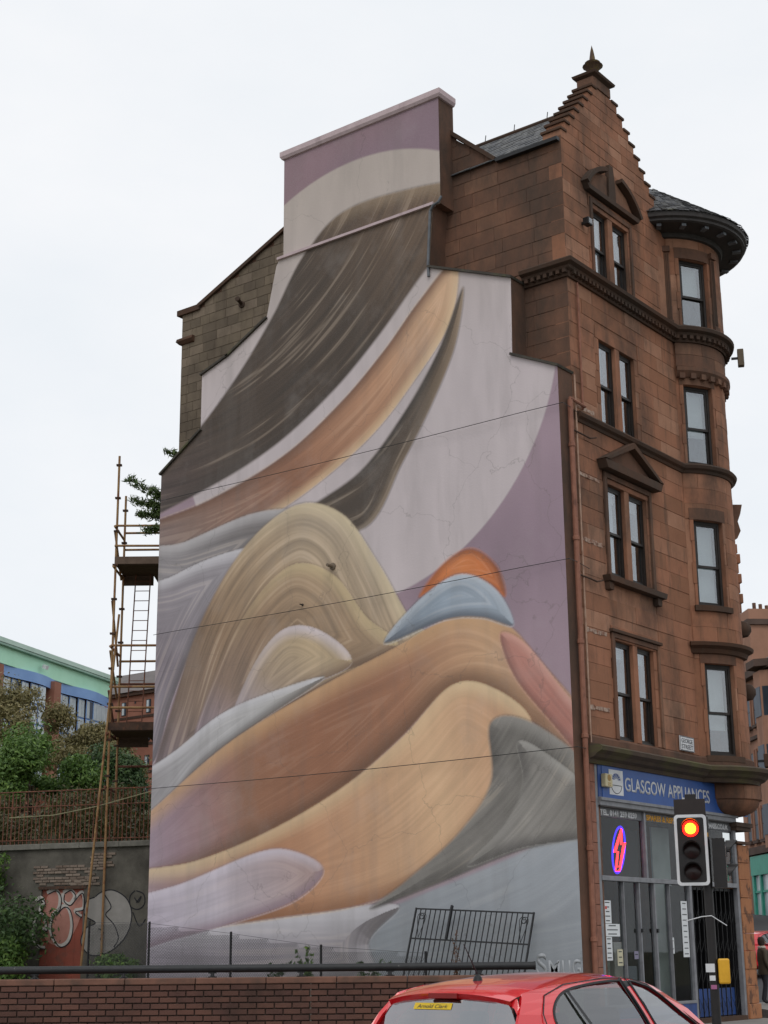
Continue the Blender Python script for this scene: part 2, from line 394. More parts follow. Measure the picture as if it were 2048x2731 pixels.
cap = MB(); cap.sweep([(-.2, 1.72), (0, 1.72), (0, 2.46), (-.4, 2.46), (-.4, 1.72), (-.2, 1.72)], [(0, 22.44), (.12, 22.5), (.14, 22.56), (.02, 22.62), (-.1, 22.64), (-.1, 22.44)])
cap.box(-.4, 0, 1.72, 2.46, 22.44, 22.645); cap.build('pedestal_cap', m_dark, FAC)
fin = MB(); fin.lathe([(0, 0), (.1, 0), (.12, .05), (.06, .09), (.1, .16), (.15, .22), (.2, .3), (.26, .34), (.17, .38), (.2, .43), (.12, .47), (.075, .5), (.07, .58), (.04, .78), (.0, .95)], (-.2, 2.09, 22.64), 14)
fin.build('finial', M('lichened_stone', '#5a4638', '#4a3a30', 6, .9, .4, stain=(5, '#8a7a40', .5, .7, .6)), FAC, smooth=True)

# mouldings along the facade and round the turret
def tarc(r, a0, a1, n=26): return [(T0[0]+r*math.cos(R_(a0+(a1-a0)*k/n)), T0[1]+r*math.sin(R_(a0+(a1-a0)*k/n))) for k in range(n+1)]
def junction(r): return math.degrees(-math.acos(.9/r))
def mould(name, prof, r, m, start=((0, 0),), a1=125):
    mb = MB(); j = junction(r); mb.sweep(list(start)+tarc(r, j, a1), prof); return mb.build(name, m, BLD)
CORN = [(-.05, 16.44), (.06, 16.44), (.08, 16.56), (.15, 16.6), (.17, 16.66), (.27, 16.7), (.29, 16.78), (.25, 16.82), (-.05, 16.84)]
mould('dentil_cornice', CORN, 1.55, m_dark, ((-1.13, 0), (0, 0)))
dn = MB(); x = -1.05
while x < -.02: dn.box(x, x+.09, -.17, -.07, 16.5, 16.6); x += .17
y = .05
while y < 5.0: dn.box(.07, .17, y, y+.09, 16.5, 16.6); y += .17
a = -52
while a < 60: dn.arc(T0, R_(a), R_(a+3.2), 1.6, 1.72, 16.5, 16.6, 1); a += 6.2
dn.build('dentil_row', m_dark, BLD, kind='stuff')
mould('string_course', [(-.05, 12.98), (.03, 12.98), (.06, 13.04), (.13, 13.08), (.16, 13.15), (.12, 13.2), (-.05, 13.22)], 1.5, m_dark, ((0, .1),))
mould('shop_cornice', [(-.1, 5.36), (.08, 5.36), (.12, 5.44), (.24, 5.48), (.3, 5.54), (.42, 5.6), (.44, 5.68), (.38, 5.72), (-.1, 5.78)], 1.56, M('mossy_sandstone', '#54463a', '#453a32', 3, .92, .4, stain=(1.6, '#55562f', .5, .66, .7, (.4, .4, 1))), ((0, -.18),))
mould('blocking_course', [(-.05, 5.76), (.05, 5.76), (.05, 5.93), (.02, 5.97), (-.05, 5.98)], 1.52, m_side, ((0, .02),))

# sash windows of the flat facade
m_curt_sheen = M('pale_curtain_sky_sheen', '#c6ccd0', '#b3babf', 3, .9, .1, stretch=(1, 6, 1))
def sash_window(y0, y1, z0, z1, blind=0.0, mr=.48, curtain_sky_sheen=0):
    wd = tag(ob('window', None, BLD, (-.12, (y0+y1)/2, z0)))
    h, hw = z1-z0, (y1-y0)/2; zm = h*mr
    fr = MB()
    for a, b, c, d in ((-hw, -hw+.05, 0, h), (hw-.05, hw, 0, h), (-hw+.05, hw-.05, h-.06, h), (-hw+.05, hw-.05, 0, .06)): fr.box(-.06, .03, a, b, c, d)
    fr.build('frame', m_sash, wd)
    def sash(x, a, b, nm):
        s = MB(); i = hw-.05
        for p, q, c, d in ((-i, -i+.045, a, b), (i-.045, i, a, b), (-i+.045, i-.045, b-.05, b), (-i+.045, i-.045, a, a+.055)): s.box(x-.02, x+.02, p, q, c, d)
        s.build(nm, m_sash, wd)
        MB().box(x-.006, x-.002, -i+.045, i-.045, a+.055, b-.05).build('pane', m_glass, wd)
    sash(.0, zm-.03, h-.06, 'upper_sash'); sash(-.045, .06, zm+.03, 'lower_sash')
    if curtain_sky_sheen:  # pale sheet behind the panes: curtain, with sky reflection put into its colour
        MB().box(-.12, -.11, -hw+.06+(0 if curtain_sky_sheen > .7 else .12), -hw+.06+curtain_sky_sheen*(2*hw-.12), .07, h-.08).build('curtain_sky_sheen', m_curt_sheen, wd)
    if blind > 0:
        b = MB(); b.box(-.16, -.15, -hw+.06, hw-.06, h-.08-blind*(h-.15), h-.08); b.build('blind', m_blind, wd)
    return wd
bl = [(.25, .9), (.3, .2), (.35, .25), (.3, .35)]
for i, (a, b, c, d, z0, z1) in enumerate(WIN):
    sash_window(a, b, z0, z1, .0 if i < 2 else .12, curtain_sky_sheen=(.95, .62, .8, .3)[i]); sash_window(c, d, z0, z1, .0 if i < 2 else .12, curtain_sky_sheen=(.6, .45, .5, .42)[i])
    nm = MB(); nm.box(-.1, .004, b+.002, c-.002, z0, z1); bevel(nm.build('mullion', m_red, BLD), .012)
    # lintel, jambs and sill as large dressed stones
    bevel(MB().box(-.012, .012, a-.16, d+.16, z1+.002, z1+.32).build('lintel', m_red, BLD), .01)
    k = 5; hh = (z1-z0)/k
    for s in range(k):
        for side in (0, 1):
            wv = .16 if (s+side) % 2 else .24
            y0, y1 = (a-wv, a-.002) if side == 0 else (d+.002, d+wv)
            bevel(MB().box(-.012, .006, y0, y1, z0+s*hh+.004, z0+(s+1)*hh-.004).build('jamb_stone', m_red, BLD), .008)
def strips(name, m, lst):
    for bx in lst: bevel(MB().box(*bx).build(name, m, BLD), .01)
# architraves, pediments and sills
strips('architrave', m_side, [(.0, .06, 1.18, 1.3, 9.62, 12.05), (.0, .06, 3.29, 3.41, 9.62, 12.05), (.0, .058, 1.302, 3.288, 11.93, 12.05),
                              (.0, .05, 1.19, 1.3, 5.98, 8.34), (.0, .05, 3.3, 3.41, 5.98, 8.34), (.0, .048, 1.302, 3.298, 8.23, 8.34),
                              (.0, .05, 1.19, 1.29, 16.83, 18.95), (.0, .05, 3.1, 3.2, 16.83, 18.95), (.0, .048, 1.292, 3.098, 18.82, 18.95)])
strips('architrave_hood', m_dark, [(.0, .1, 1.14, 3.46, 8.345, 8.42)])
def profile_x(name, m, poly, x0, x1): return bevel(MB().prism(poly, lambda y, z: (x0, y, z), lambda y, z: (x1, y, z)).build(name, m, BLD), .01)
profile_x('pediment_cornice', m_dark, [(1.05, 12.08), (3.6, 12.08), (3.7, 12.28), (.95, 12.28)], -.01, .24)
profile_x('pediment_tympanum', m_side, [(1.15, 12.29), (3.5, 12.29), (2.33, 12.82)], -.01, .09)
profile_x('pediment_rake', m_dark, [(.93, 12.285), (1.12, 12.285), (2.33, 12.83), (2.33, 12.97), (2.3, 12.97)], -.01, .26)
profile_x('pediment_rake', m_dark, [(3.72, 12.285), (3.53, 12.285), (2.332, 12.83), (2.332, 12.97), (2.36, 12.97)], -.01, .26)
profile_x('window_sill', m_dark, [(1.02, 9.46), (3.62, 9.46), (3.68, 9.6), (.96, 9.6)], -.01, .2)
for y in (1.15, 3.4): profile_x('sill_bracket', m_dark, [(y-.09, 9.28), (y+.09, 9.28), (y+.11, 9.455), (y-.11, 9.455)], -.01, .13)
# broken segmental pediment above the attic window
profile_x('pediment_cornice', m_dark, [(1.0, 19.05), (3.42, 19.05), (3.52, 19.18), (.9, 19.18)], -.01, .15)
def ringseg(c, r0, r1, a0, a1, n=10):
    P = [(c[0]+r1*math.cos(R_(a0+(a1-a0)*k/n)), c[1]+r1*math.sin(R_(a0+(a1-a0)*k/n))) for k in range(n+1)]
    Q = [(c[0]+r0*math.cos(R_(a0+(a1-a0)*k/n)), c[1]+r0*math.sin(R_(a0+(a1-a0)*k/n))) for k in range(n+1)]
    return P+Q[::-1]
profile_x('pediment_arc', m_dark, ringseg((2.21, 18.36), 1.5, 1.62, 148, 103), -.01, .2)
profile_x('pediment_arc', m_dark, ringseg((2.21, 18.36), 1.5, 1.62, 77, 32), -.01, .2)
profile_x('pediment_tympanum', m_side, [(1.05, 19.182), (3.37, 19.182), (3.0, 19.6), (2.5, 19.82), (1.92, 19.82), (1.42, 19.6)], -.01, .04)
profile_x('pediment_block', m_dark, [(2.04, 19.182), (2.38, 19.182), (2.36, 19.8), (2.3, 20.16), (2.12, 20.16), (2.06, 19.8)], -.01, .1)
# pale toothing pockets along the corner
m_pock = M('mortar_pocket', '#b7a596', '#7d5340', 9, .95, .5, stain=(7, '#5a3a2c', .5, .62, .8, (1, 1, 1)))
for y0, y1, z in ((.13, 1.0, 13.36), (.1, 1.03, 11.77), (.11, 1.01, 10.27), (.07, 1.04, 8.25), (.12, .98, 6.57)):
    q = MB(); yy = y0
    while yy < y1-.05:
        l = min(rnd.uniform(.08, .2), y1-yy); q.box(.0, rnd.uniform(.008, .022), yy, yy+l-.01, z-rnd.uniform(.03, .06), z+rnd.uniform(.03, .06)); yy += l
    q.build('mortar_pocket', m_pock, BLD)

# ---- turret
tops = [(R_(a), R_(b), z0, z1) for a, b, z0, z1 in TW]
def tlevel(name, r, z0, z1, m):
    mb = MB(); j = R_(junction(r))
    for a0, a1, b0, b1 in wallrects(j-.02, R_(140), z0, z1, tops): mb.arc(T0, a0, a1, r-.3, r-.014, b0, b1)
    return mb.build(name, m, BLD)
TUR = tlevel('turret_wall', 1.5, 5.4, 16.44, m_red); TUA = tlevel('turret_attic_wall', 1.6, 16.44, 19.5, m_red)
_ts = {}
def place_t(parent, m, r):
    def f(p, q, a, b):
        k = (round(q-p, 2), round(b-a, 2), r)
        if k not in _ts:
            g = k[0]/2-.004/r; t = MB(); t.arc((0, 0), -g, g, r-.03, r, -k[1]/2+.004, k[1]/2-.004, max(1, int(k[0]/R_(6)))); _ts[k] = t.mesh('stone', m)
        STN[0] += 1; e = rnd.uniform(-.003, .005); mid = (p+q)/2
        ob('stone', _ts[k], parent, (T0[0]+e*math.cos(mid), T0[1]+e*math.sin(mid), (a+b)/2), (0, 0, mid))
    return f
tex = [(R_(a-4), R_(b+4), z0-.02, z1+.02) for a, b, z0, z1 in TW]
j15, j16 = R_(junction(1.5))+.01, R_(junction(1.6))+.01
lay(j15, R_(42), 5.98, 12.98, .39, tex, place_t(TUR, m_red, 1.5), rnd, .52)
lay(j15, R_(42), 13.2, 15.55, .39, tex, place_t(TUR, m_red, 1.5), rnd, .52)
lay(j15, R_(42), 15.8, 16.44, .32, tex, place_t(TUR, m_side, 1.56), rnd, .7)
lay(j16, R_(42), 16.84, 19.4, .36, tex, place_t(TUA, m_red, 1.6), rnd, .52)
mb = MB(); mb.lathe([(1.48, 15.5), (1.56, 15.52), (1.66, 15.66), (1.66, 15.76), (1.5, 15.8)], (*T0, 0), 30, j15, R_(125)); mb.build('turret_band', m_side, BLD)
dn = MB(); a = -50
while a < 60: dn.arc(T0, R_(a), R_(a+5), 1.5, 1.63, 15.46, 15.6, 1); a += 10.5
dn.build('turret_dentil_row', m_side, BLD, kind='stuff')
# pilasters of the attic storey, eaves and slated cone
for a in (-56, -6):
    for z0, z1, r, e in ((16.86, 17.0, 1.70, 7.4), (17.0, 18.9, 1.66, 6), (18.9, 19.06, 1.72, 7.4)):
        bevel(MB().arc(T0, R_(a-e/2), R_(a+e/2), 1.58, r, z0, z1, 2).build('pilaster_stone', m_side, BLD), .008)
    for s in (-1.5, 0, 1.5): MB().arc(T0, R_(a+s-.35), R_(a+s+.35), 1.6, 1.675, 17.05, 18.85, 1).build('pilaster_flute', m_dark, BLD)
mb = MB(); mb.lathe([(1.55, 19.3), (1.68, 19.32), (1.72, 19.42), (2.24, 19.47), (2.3, 19.5), (2.3, 19.56), (2.36, 19.6), (2.37, 19.72), (2.3, 19.74), (1.5, 19.74)], (*T0, 0), 48, R_(-95), R_(170))
mb.build('turret_eaves', M('eaves_paint', '#3c3836', '#2c2928', 5, .7, .1), BLD, smooth=False)
mb = MB(); mb.lathe([(2.31, 19.575), (2.345, 19.6), (2.345, 19.65), (2.31, 19.66)], (*T0, 0), 48, R_(-95), R_(170)); mb.build('eaves_gutter', m_lead, BLD)
for k in range(9):
    a = R_(-78+k*17); c, s = math.cos(a), math.sin(a)
    MB().obox((T0[0]+2.08*c, T0[1]+2.08*s, 19.43), (.11*c, .11*s, 0), (-.06*s, .06*c, 0), (0, 0, .035)).build('eaves_bracket', m_lead, BLD)
cone = MB(); APZ = 21.55
cone.lathe([(2.36, 19.73), (.02, APZ-.02)], (*T0, 0), 40, R_(-110), R_(200)); CON = cone.build('turret_roof', m_slate, BLD)
sl_ = MB()
rows = 17
for i in range(rows):
    f0 = i/rows; r = 2.4*(1-f0); z = 19.72+(APZ-19.72)*f0; n = max(4, int(r*3.6/.2))
    for k in range(n):
        a0 = R_(-80)+R_(150)*(k+.5*(i % 2))/n; a1 = a0+R_(150)/n*.94; am = (a0+a1)/2; lift = rnd.uniform(.012, .028); dr = 2.4/rows*1.25
        def P(a, rr, zz): return (T0[0]+rr*math.cos(a), T0[1]+rr*math.sin(a), zz)
        zt = z+(APZ-19.72)/rows*1.25
        sl_.add([P(a0, r+lift, z+lift), P(a1, r+lift, z+lift), P(a1, max(0, r-dr)+.004, zt+.004), P(a0, max(0, r-dr)+.004, zt+.004), P(a0, r+lift-.01, z+lift-.014), P(a1, r+lift-.01, z+lift-.014)], [(0, 1, 2, 3), (0, 4, 5, 1)])
sl_.build('slate_courses', m_slate, CON, kind='stuff')
hr_ = MB(); hr_.add([(T0[0], T0[1], APZ), (-3.2, 3.6, APZ+.35), (-3.4, 6.9, 19.6), (-.2, 4.2, 19.9), (-1.2, 7.6, 19.7)], [(0, 1, 2), (0, 3, 1), (0, 2, 4)]); hr_.build('linking_roof', m_slate, BLD)
# turret windows
def turret_window(a0, a1, z0, z1, r, blind):
    am = R_((a0+a1)/2); hw = (r-.2)*math.sin(R_((a1-a0)/2))*1.04; h = z1-z0
    d = (r-.14)*math.cos(R_((a1-a0)/2))
    wd = ob('window', None, BLD, (T0[0]+d*math.cos(am), T0[1]+d*math.sin(am), z0), (0, 0, am)); zm = h*.47
    fr = MB()
    for a, b, c, e in ((-hw, -hw+.06, 0, h), (hw-.06, hw, 0, h), (-hw+.06, hw-.06, h-.07, h), (-hw+.06, hw-.06, 0, .07)): fr.box(-.07, .04, a, b, c, e)
    fr.build('frame', m_sash, wd)
    for x, a, b, nm in ((.0, zm-.03, h-.07, 'upper_sash'), (-.045, .07, zm+.03, 'lower_sash')):
        s = MB(); i = hw-.06
        for p, q, c, e in ((-i, -i+.05, a, b), (i-.05, i, a, b), (-i+.05, i-.05, b-.05, b), (-i+.05, i-.05, a, a+.06)): s.box(x-.02, x+.02, p, q, c, e)
        s.build(nm, m_sash, wd); MB().box(x-.006, x-.002, -i+.05, i-.05, a+.06, b-.05).build('pane', m_glass, wd)
    if blind: MB().box(-.17, -.16, -hw+.08, hw-.1, h-.1-blind*(h-.18), h-.1).build('blind', m_blind, wd)
    # dressed surround
    rr = r+.012
    for s in range(4):
        hh = h/4
        for e0, e1 in ((a0-(3.8 if s % 2 else 2.6), a0-.1), (a1+.1, a1+(3.8 if s % 2 else 2.6))):
            MB().arc(T0, R_(e0), R_(e1), r-.02, rr, z0+s*hh+.004, z0+(s+1)*hh-.004, 1).build('jamb_stone', m_red, BLD)
    MB().arc(T0, R_(a0-4), R_(a1+4), r-.02, rr+.004, z1+.002, z1+.3, 6).build('lintel', m_side, BLD)
    MB().arc(T0, R_(a0-4), R_(a1+4), r-.1, rr+.07, z0-.14, z0-.004, 6).build('window_sill', m_dark, BLD)
for (a, b, z0, z1), r, bn in zip(TW, (1.6, 1.5, 1.5, 1.5), (.5, .62, .98, .72)): turret_window(a, b, z0, z1, r, bn)
mb = MB(); mb.lathe([(1.5, 8.42), (1.58, 8.44), (1.62, 8.54), (1.74, 8.6), (1.76, 8.68), (1.5, 8.74)], (*T0, 0), 30, R_(-56), R_(20)); mb.build('window_hood', m_dark, BLD)
# carved ornament on the High Street side of the turret
for k in range(7): bevel(MB().arc(T0, R_(40), R_(56), 1.45, 1.66 if k % 2 else 1.6, 9.75+k*.26, 9.99+k*.26, 2).build('rusticated_block', m_red, BLD), .015)
mb = MB(); mb.prism([(1.5, 11.65), (1.62, 11.7), (1.72, 11.9), (1.66, 12.15), (1.74, 12.35), (1.8, 12.6), (1.5, 12.6)], lambda r, z: (T0[0]+r*math.cos(R_(40)), T0[1]+r*math.sin(R_(40)), z), lambda r, z: (T0[0]+r*math.cos(R_(54)), T0[1]+r*math.sin(R_(54)), z))
mb.build('carved_console', m_side, BLD)
for z in (9.35, 7.75):
    mb = MB(); mb.lathe([(0, -.22), (.14, -.18), (.22, -.06), (.22, .06), (.14, .18), (0, .22)], (T0[0]+1.62*math.cos(R_(45)), T0[1]+1.62*math.sin(R_(45)), z), 12); mb.build('carved_boss', m_dark, BLD, smooth=True)
# corbel that carries the turret over the shop
TC = (-.35, 6.73); mb = MB(); mb.lathe([(.2, 4.66), (.62, 4.68), (.8, 4.75), (.93, 4.86), (.98, 4.96), (.99, 5.0), (1.02, 5.02), (1.03, 5.34), (1.0, 5.4)], (*TC, 0), 36, R_(-100), R_(170)); mb.build('turret_corbel', m_red, BLD, smooth=True)
for k, (a0, a1) in enumerate(((-66, -28), (-27.6, 8), (8.4, 50))):
    MB().arc(TC, R_(a0), R_(a1), .9, 1.045, 5.03, 5.33, 7).build('stone', m_red, BLD)

# ---- side wall behind the mural, chimney stack, roofs
sw = MB(); SIDE = [(-12.4, 0), (-.012, 0), (-.012, 19.95), (-1.81, 19.96), (-2.4, 20.48), (-3.2, 21.17), (-5.7, 21.9), (-8.7, 20.17), (-11.7, 18.86), (-12.4, 18.8)]
sw.prism(SIDE, lambda x, z: (x, .014, z), lambda x, z: (x, .4, z)); SWL = sw.build('side_wall', m_side, BLD)
def rlim(z):
    hi = 0.0; lo = -3.4
    if z > 19.96: hi = float(np.interp(z, [19.96, 20.48, 21.17], [-1.83, -2.42, -3.2]))
    return (min(lo, hi-.15), hi)
lay(-3.5, 0, 13.9, 16.44, .362, [], place_y(SWL, m_side), rnd, .85, lambda z: (-1.6 if z < 16.5 else -3.6, 0))
lay(-3.6, 0, 16.84, 21.16, .36, [], place_y(SWL, m_side), rnd, .9, rlim)
bj = MB(); z = 13.7; i = 0                     # small buff ashlar left of the chimney: many, joined
while z < 20.1:
    h = .27; hi = -7.9; lo = -12.4
    if z+h/2 > 18.8: lo = -12.4+(z+h-18.8)*2.35+.15
    x = lo; first = True
    while x < hi-.05:
        l = min(rnd.uniform(.3, .62)*(0.6 if first and i % 2 else 1), hi-x); first = False
        b = block(l, h, .03, .007)
        bj.add([(x+l/2+p[1], -.0+rnd.uniform(-.0, .001)-p[0]-rnd.uniform(0, .004), z+h/2+p[2]) for p in b.v], b.f); x += l
    z += h; i += 1
bj.build('buff_ashlar', m_buff, SWL, kind='stuff')
sk = MB()                                       # raking skews and the far-left kneeler
for (xa, za), (xb, zb) in (((-11.75, 18.86), (-8.1, 20.44)), ((-3.15, 21.2), (-1.83, 20.0))):
    d = Vector((xb-xa, 0, zb-za)); l = d.length; d.normalize(); nrm = Vector((-d.z, 0, d.x)); nrm = nrm if nrm.z > 0 else -nrm
    MB().obox(((xa+xb)/2, .16, (za+zb)/2+.04), d*l/2, (0, .24, 0), nrm*.05).build('skew_stone', m_dark, BLD)
MB().box(-12.55, -11.7, -.07, .4, 18.78, 18.94).build('kneeler_stone', m_dark, BLD)
mb = MB(); mb.sweep([(-12.4, .4), (-12.4, 0), (-11.9, 0)], [(-.05, 17.86), (.05, 17.9), (.12, 17.98), (.1, 18.06), (-.05, 18.08)]); mb.build('eaves_moulding', m_dark, BLD)
MB().box(-12.4, -12.05, .4, 7.3, 0, 18.8).build('rear_wall', m_buff, BLD)
MB().box(-12.4, -2.05, 6.95, 7.3, 0, 19.2).build('high_street_wall', m_red, BLD)
rf = MB(); rf.add([(-12.6, .3, 18.75), (-12.6, 7.5, 18.75), (-5.7, 7.5, 21.85), (-5.7, .3, 21.85), (-1.0, .3, 19.7), (-1.0, 7.5, 19.7)], [(0, 3, 2, 1), (3, 4, 5, 2), (0, 1, 5, 4)]); ROOF = rf.build('main_roof', m_slate, BLD)
rf = MB(); gr = [(-3.9, -.08, 19.98), (-.46, -.08, 19.98), (-.46, 2.1, 21.93), (-3.9, 2.1, 21.93), (-.46, 4.7, 19.6), (-3.9, 4.7, 19.6)]
rf.add(gr, [(0, 1, 2, 3), (2, 4, 5, 3), (0, 3, 5), (1, 4, 2)]); GR = rf.build('gable_roof', m_slate, BLD)
sq = MB(); rows = 12
for i in range(rows):
    for k in range(18):
        x0 = -3.9+.195*(k+.5*(i % 2)); x1 = min(x0+.185, -.47)
        if x1-x0 < .04: continue
        y0 = -.1+2.18*i/rows; z0 = 19.98+1.95*i/rows; l = rnd.uniform(.012, .03); y1 = y0+2.18/rows*1.2; z1 = z0+1.95/rows*1.2
        sq.add([(x0, y0, z0+l), (x1, y0, z0+l), (x1, y1, z1+.004), (x0, y1, z1+.004), (x0, y0+.005, z0+l-.014), (x1, y0+.005, z0+l-.014)], [(0, 1, 2, 3), (0, 4, 5, 1)])
sq.build('slate_courses', m_slate, GR, kind='stuff')
mb = MB(); mb.path([(-3.9, 2.1, 21.96), (-.5, 2.1, 21.96)], .07, 8); mb.build('ridge', m_dark, GR)
mb = MB(); mb.box(-1.75, -.02, -.16, -.03, 19.9, 19.99); mb.build('roof_gutter', m_black, BLD)
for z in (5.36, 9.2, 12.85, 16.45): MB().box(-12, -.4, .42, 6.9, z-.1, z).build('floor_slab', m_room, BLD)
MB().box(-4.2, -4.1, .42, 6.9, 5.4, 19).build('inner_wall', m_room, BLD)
for x in (-3.5, -2.6, -1.6, -1.0): MB().tube((x, 2.1, 22), (x+.03, 2.1, 22.2), .012, 5).build('ridge_spike', m_black, GR)

# ---- the gable remnant with its painting
D = .6
LC = [(-12.42, .7), (-12.42, 13.99), (-10.99, 14.91), (-10.985, 16.5), (-10.05, 16.8), (-8.70, 17.5), (-8.37, 18.91), (-8.26, 19.06)]
RC = [(0, .7), (0, 14.08), (-1.17, 14.62), (-1.14, 16.53), (-3.43, 17.44), (-3.3, 19.06)]
pan = MB(); pan.prism(LC+RC[::-1], lambda x, z: (x, -D+.006, z), lambda x, z: (x, .012, z)); PAN = pan.build('gable_remnant', m_side, BLD)
SH={'dark1':[(-2.27,19.32),(-4.35,19.79),(-6.28,19.76),(-7.52,18.86),(-8.54,17.46),(-9.9,15.98),(-11.64,14.62),(-14.17,13.47),(-14.12,12.68),(-10.82,13.24),(-8.41,13.94),(-6.51,14.94),(-5.05,16.04),(-3.83,17.17),(-2.71,18.17)],
'tan1':[(-2.66,17.44),(-3.77,16.67),(-4.83,15.68),(-6.22,14.63),(-8.1,13.63),(-10.65,12.95),(-14.11,12.41),(-14.02,10.85),(-10.28,11.65),(-7.63,12.39),(-5.43,13.44),(-4.01,14.59),(-2.83,15.94)],
'dark2':[(-2.48,16.67),(-3.25,15.23),(-4.3,13.9),(-5.64,12.72),(-7.47,12.01),(-7.62,11.56),(-5.44,11.3),(-4.32,12.69),(-3.41,13.99),(-2.71,15.32)],
'grey1':[(-14.07,11.63),(-11.45,11.97),(-9.17,12.31),(-7.62,12.15),(-6.73,11.64),(-8.84,11.17),(-10.56,10.11),(-11.67,8.69),(-12.45,7.34),(-13.81,6.98)],
'grey2':[(-14.0,10.34),(-11.76,11.14),(-9.79,11.44),(-8.22,11.31),(-9.62,10.69),(-10.87,9.43),(-11.8,7.75),(-12.4,6.27),(-13.75,5.78)],
'ochre1':[(-12.38,5.68),(-11.64,7.97),(-10.72,9.89),(-9.32,11.49),(-7.63,12.27),(-6.15,11.77),(-5.03,10.33),(-4.11,8.88),(-3.22,8.12),(-5.61,7.76),(-8.17,7.15),(-10.45,6.23)],
'ochre2':[(-10.94,6.5),(-10.19,8.4),(-9.13,9.91),(-7.76,10.76),(-6.44,10.32),(-5.46,9.17),(-4.52,8.28),(-6.44,7.86),(-8.77,7.21)],
'ochre3':[(-9.68,6.85),(-9.1,8.27),(-8.05,9.18),(-6.87,9.02),(-5.88,8.12),(-7.44,7.64)],
'pale1':[(-13.73,5.54),(-11.59,6.55),(-10.01,7.33),(-8.18,7.72),(-6.72,7.84),(-8.77,6.99),(-10.76,6.02),(-12.33,4.64),(-13.66,4.24)],
'tanw':[(-13.66,4.24),(-11.87,5.41),(-9.68,6.62),(-7.01,7.59),(-4.65,8.3),(-2.95,8.82),(-1.6,8.48),(-0.7,7.51),(0.68,5.81),(0.62,4.78),(-0.87,6.14),(-2.01,7.05),(-3.12,7.17),(-4.55,6.17),(-6.44,5.06),(-8.72,4.23),(-11.15,3.57),(-13.6,3.09)],
'buffw':[(-13.62,3.43),(-10.84,3.78),(-8.43,4.38),(-6.17,5.25),(-4.42,6.26),(-3.06,7.27),(-1.95,7.1),(-0.98,6.25),(-1.49,5.12),(-2.72,3.93),(-4.09,3.01),(-5.91,2.56),(-8.11,2.36),(-10.79,2.14),(-13.54,1.95)],
'lilac':[(-13.58,2.75),(-11.14,3.29),(-8.72,3.91),(-7.56,3.86),(-6.72,3.4),(-7.55,2.76),(-9.28,2.33),(-11.41,1.93),(-13.52,1.62)],
'greyb':[(-2.04,6.35),(-0.98,6.25),(0.63,4.97),(0.58,3.95),(-1.43,3.58),(-3.35,3.03),(-5.38,2.5),(-4.34,3.12),(-2.96,4.04),(-2.08,5.07)],
'greyc':[(-1.34,5.89),(-0.45,5.43),(0.61,4.5),(0.57,3.86),(-1.32,3.67),(-2.73,3.35),(-1.76,4.17),(-1.26,5.01)],
'planeb':[(0.59,4.23),(0.4,0.74),(-13.46,0.62),(-13.5,1.39),(-9.56,1.91),(-5.91,2.31),(-3.6,2.9),(-1.44,3.54)],
'drapeb':[(-13.55,2.18),(-9.88,2.39),(-6.72,2.53),(-4.6,2.58),(-5.39,1.86),(-5.92,0.68),(-13.46,0.62)],
'pinkb':[(-1.73,8.24),(-1.14,8.02),(-0.26,6.96),(0.67,5.72),(0.63,4.97),(-0.52,6.21),(-1.41,7.29)],
'blueb':[(-4.92,8.44),(-3.97,9.29),(-2.8,9.76),(-1.82,9.29),(-1.37,8.4),(-2.21,8.67),(-3.21,8.75)],
'orangeb':[(-3.91,9.39),(-3.18,10.09),(-2.41,10.29),(-1.74,9.75),(-1.58,9.05),(-2.3,9.58),(-3.06,9.64)]}

def catmull(P, k=10, closed=True):
    P = np.array(P, float); n = len(P); out = []
    for i in range(n if closed else n-1):
        p0, p1, p2, p3 = (P[(i-1) % n], P[i], P[(i+1) % n], P[(i+2) % n]) if closed else (P[max(i-1, 0)], P[i], P[i+1], P[min(i+2, n-1)])
        for t in np.linspace(0, 1, k, endpoint=False):
            out.append(.5*((2*p1)+(-p0+p2)*t+(2*p0-5*p1+4*p2-p3)*t*t+(-p0+3*p1-3*p2+p3)*t**3))
    return np.array(out)
def segd(X, Z, a, b):
    d = b-a; t = np.clip(((X-a[0])*d[0]+(Z-a[1])*d[1])/max(d@d, 1e-9), 0, 1)
    return np.hypot(X-a[0]-t*d[0], Z-a[1]-t*d[1]), t
def sdf(poly, X, Z):
    dist = np.full(X.shape, 1e9); ins = np.zeros(X.shape, bool); n = len(poly); vx = np.zeros(X.shape); vz = np.zeros(X.shape)
    for i in range(n):
        a, b = poly[i], poly[(i+1) % n]; d = b-a; t = np.clip(((X-a[0])*d[0]+(Z-a[1])*d[1])/max(d@d, 1e-9), 0, 1); ex, ez = a[0]+t*d[0]-X, a[1]+t*d[1]-Z; q = np.hypot(ex, ez)
        m = q < dist; dist = np.where(m, q, dist); vx = np.where(m, ex, vx); vz = np.where(m, ez, vz)
        c = (a[1] > Z) != (b[1] > Z)
        with np.errstate(divide='ignore', invalid='ignore'): ins ^= c & (X < (b[0]-a[0])*(Z-a[1])/(b[1]-a[1])+a[0])
    return np.where(ins, -dist, dist), vx/np.maximum(dist, 1e-6), vz/np.maximum(dist, 1e-6)
nrg = np.random.default_rng(3)
def vnoise(X, Z, sx, sz, seed=0):        # smooth value noise
    g = np.random.default_rng(seed).random((64, 64)); u, v = X*sx+200, Z*sz+200; i, j = np.floor(u).astype(int), np.floor(v).astype(int); fu, fv = u-i, v-j
    fu, fv = fu*fu*(3-2*fu), fv*fv*(3-2*fv); q = lambda a, b: g[a % 64, b % 64]
    return (q(i, j)*(1-fu)+q(i+1, j)*fu)*(1-fv)+(q(i, j+1)*(1-fu)+q(i+1, j+1)*fu)*fv
def lc(h): return np.array(lin(h))
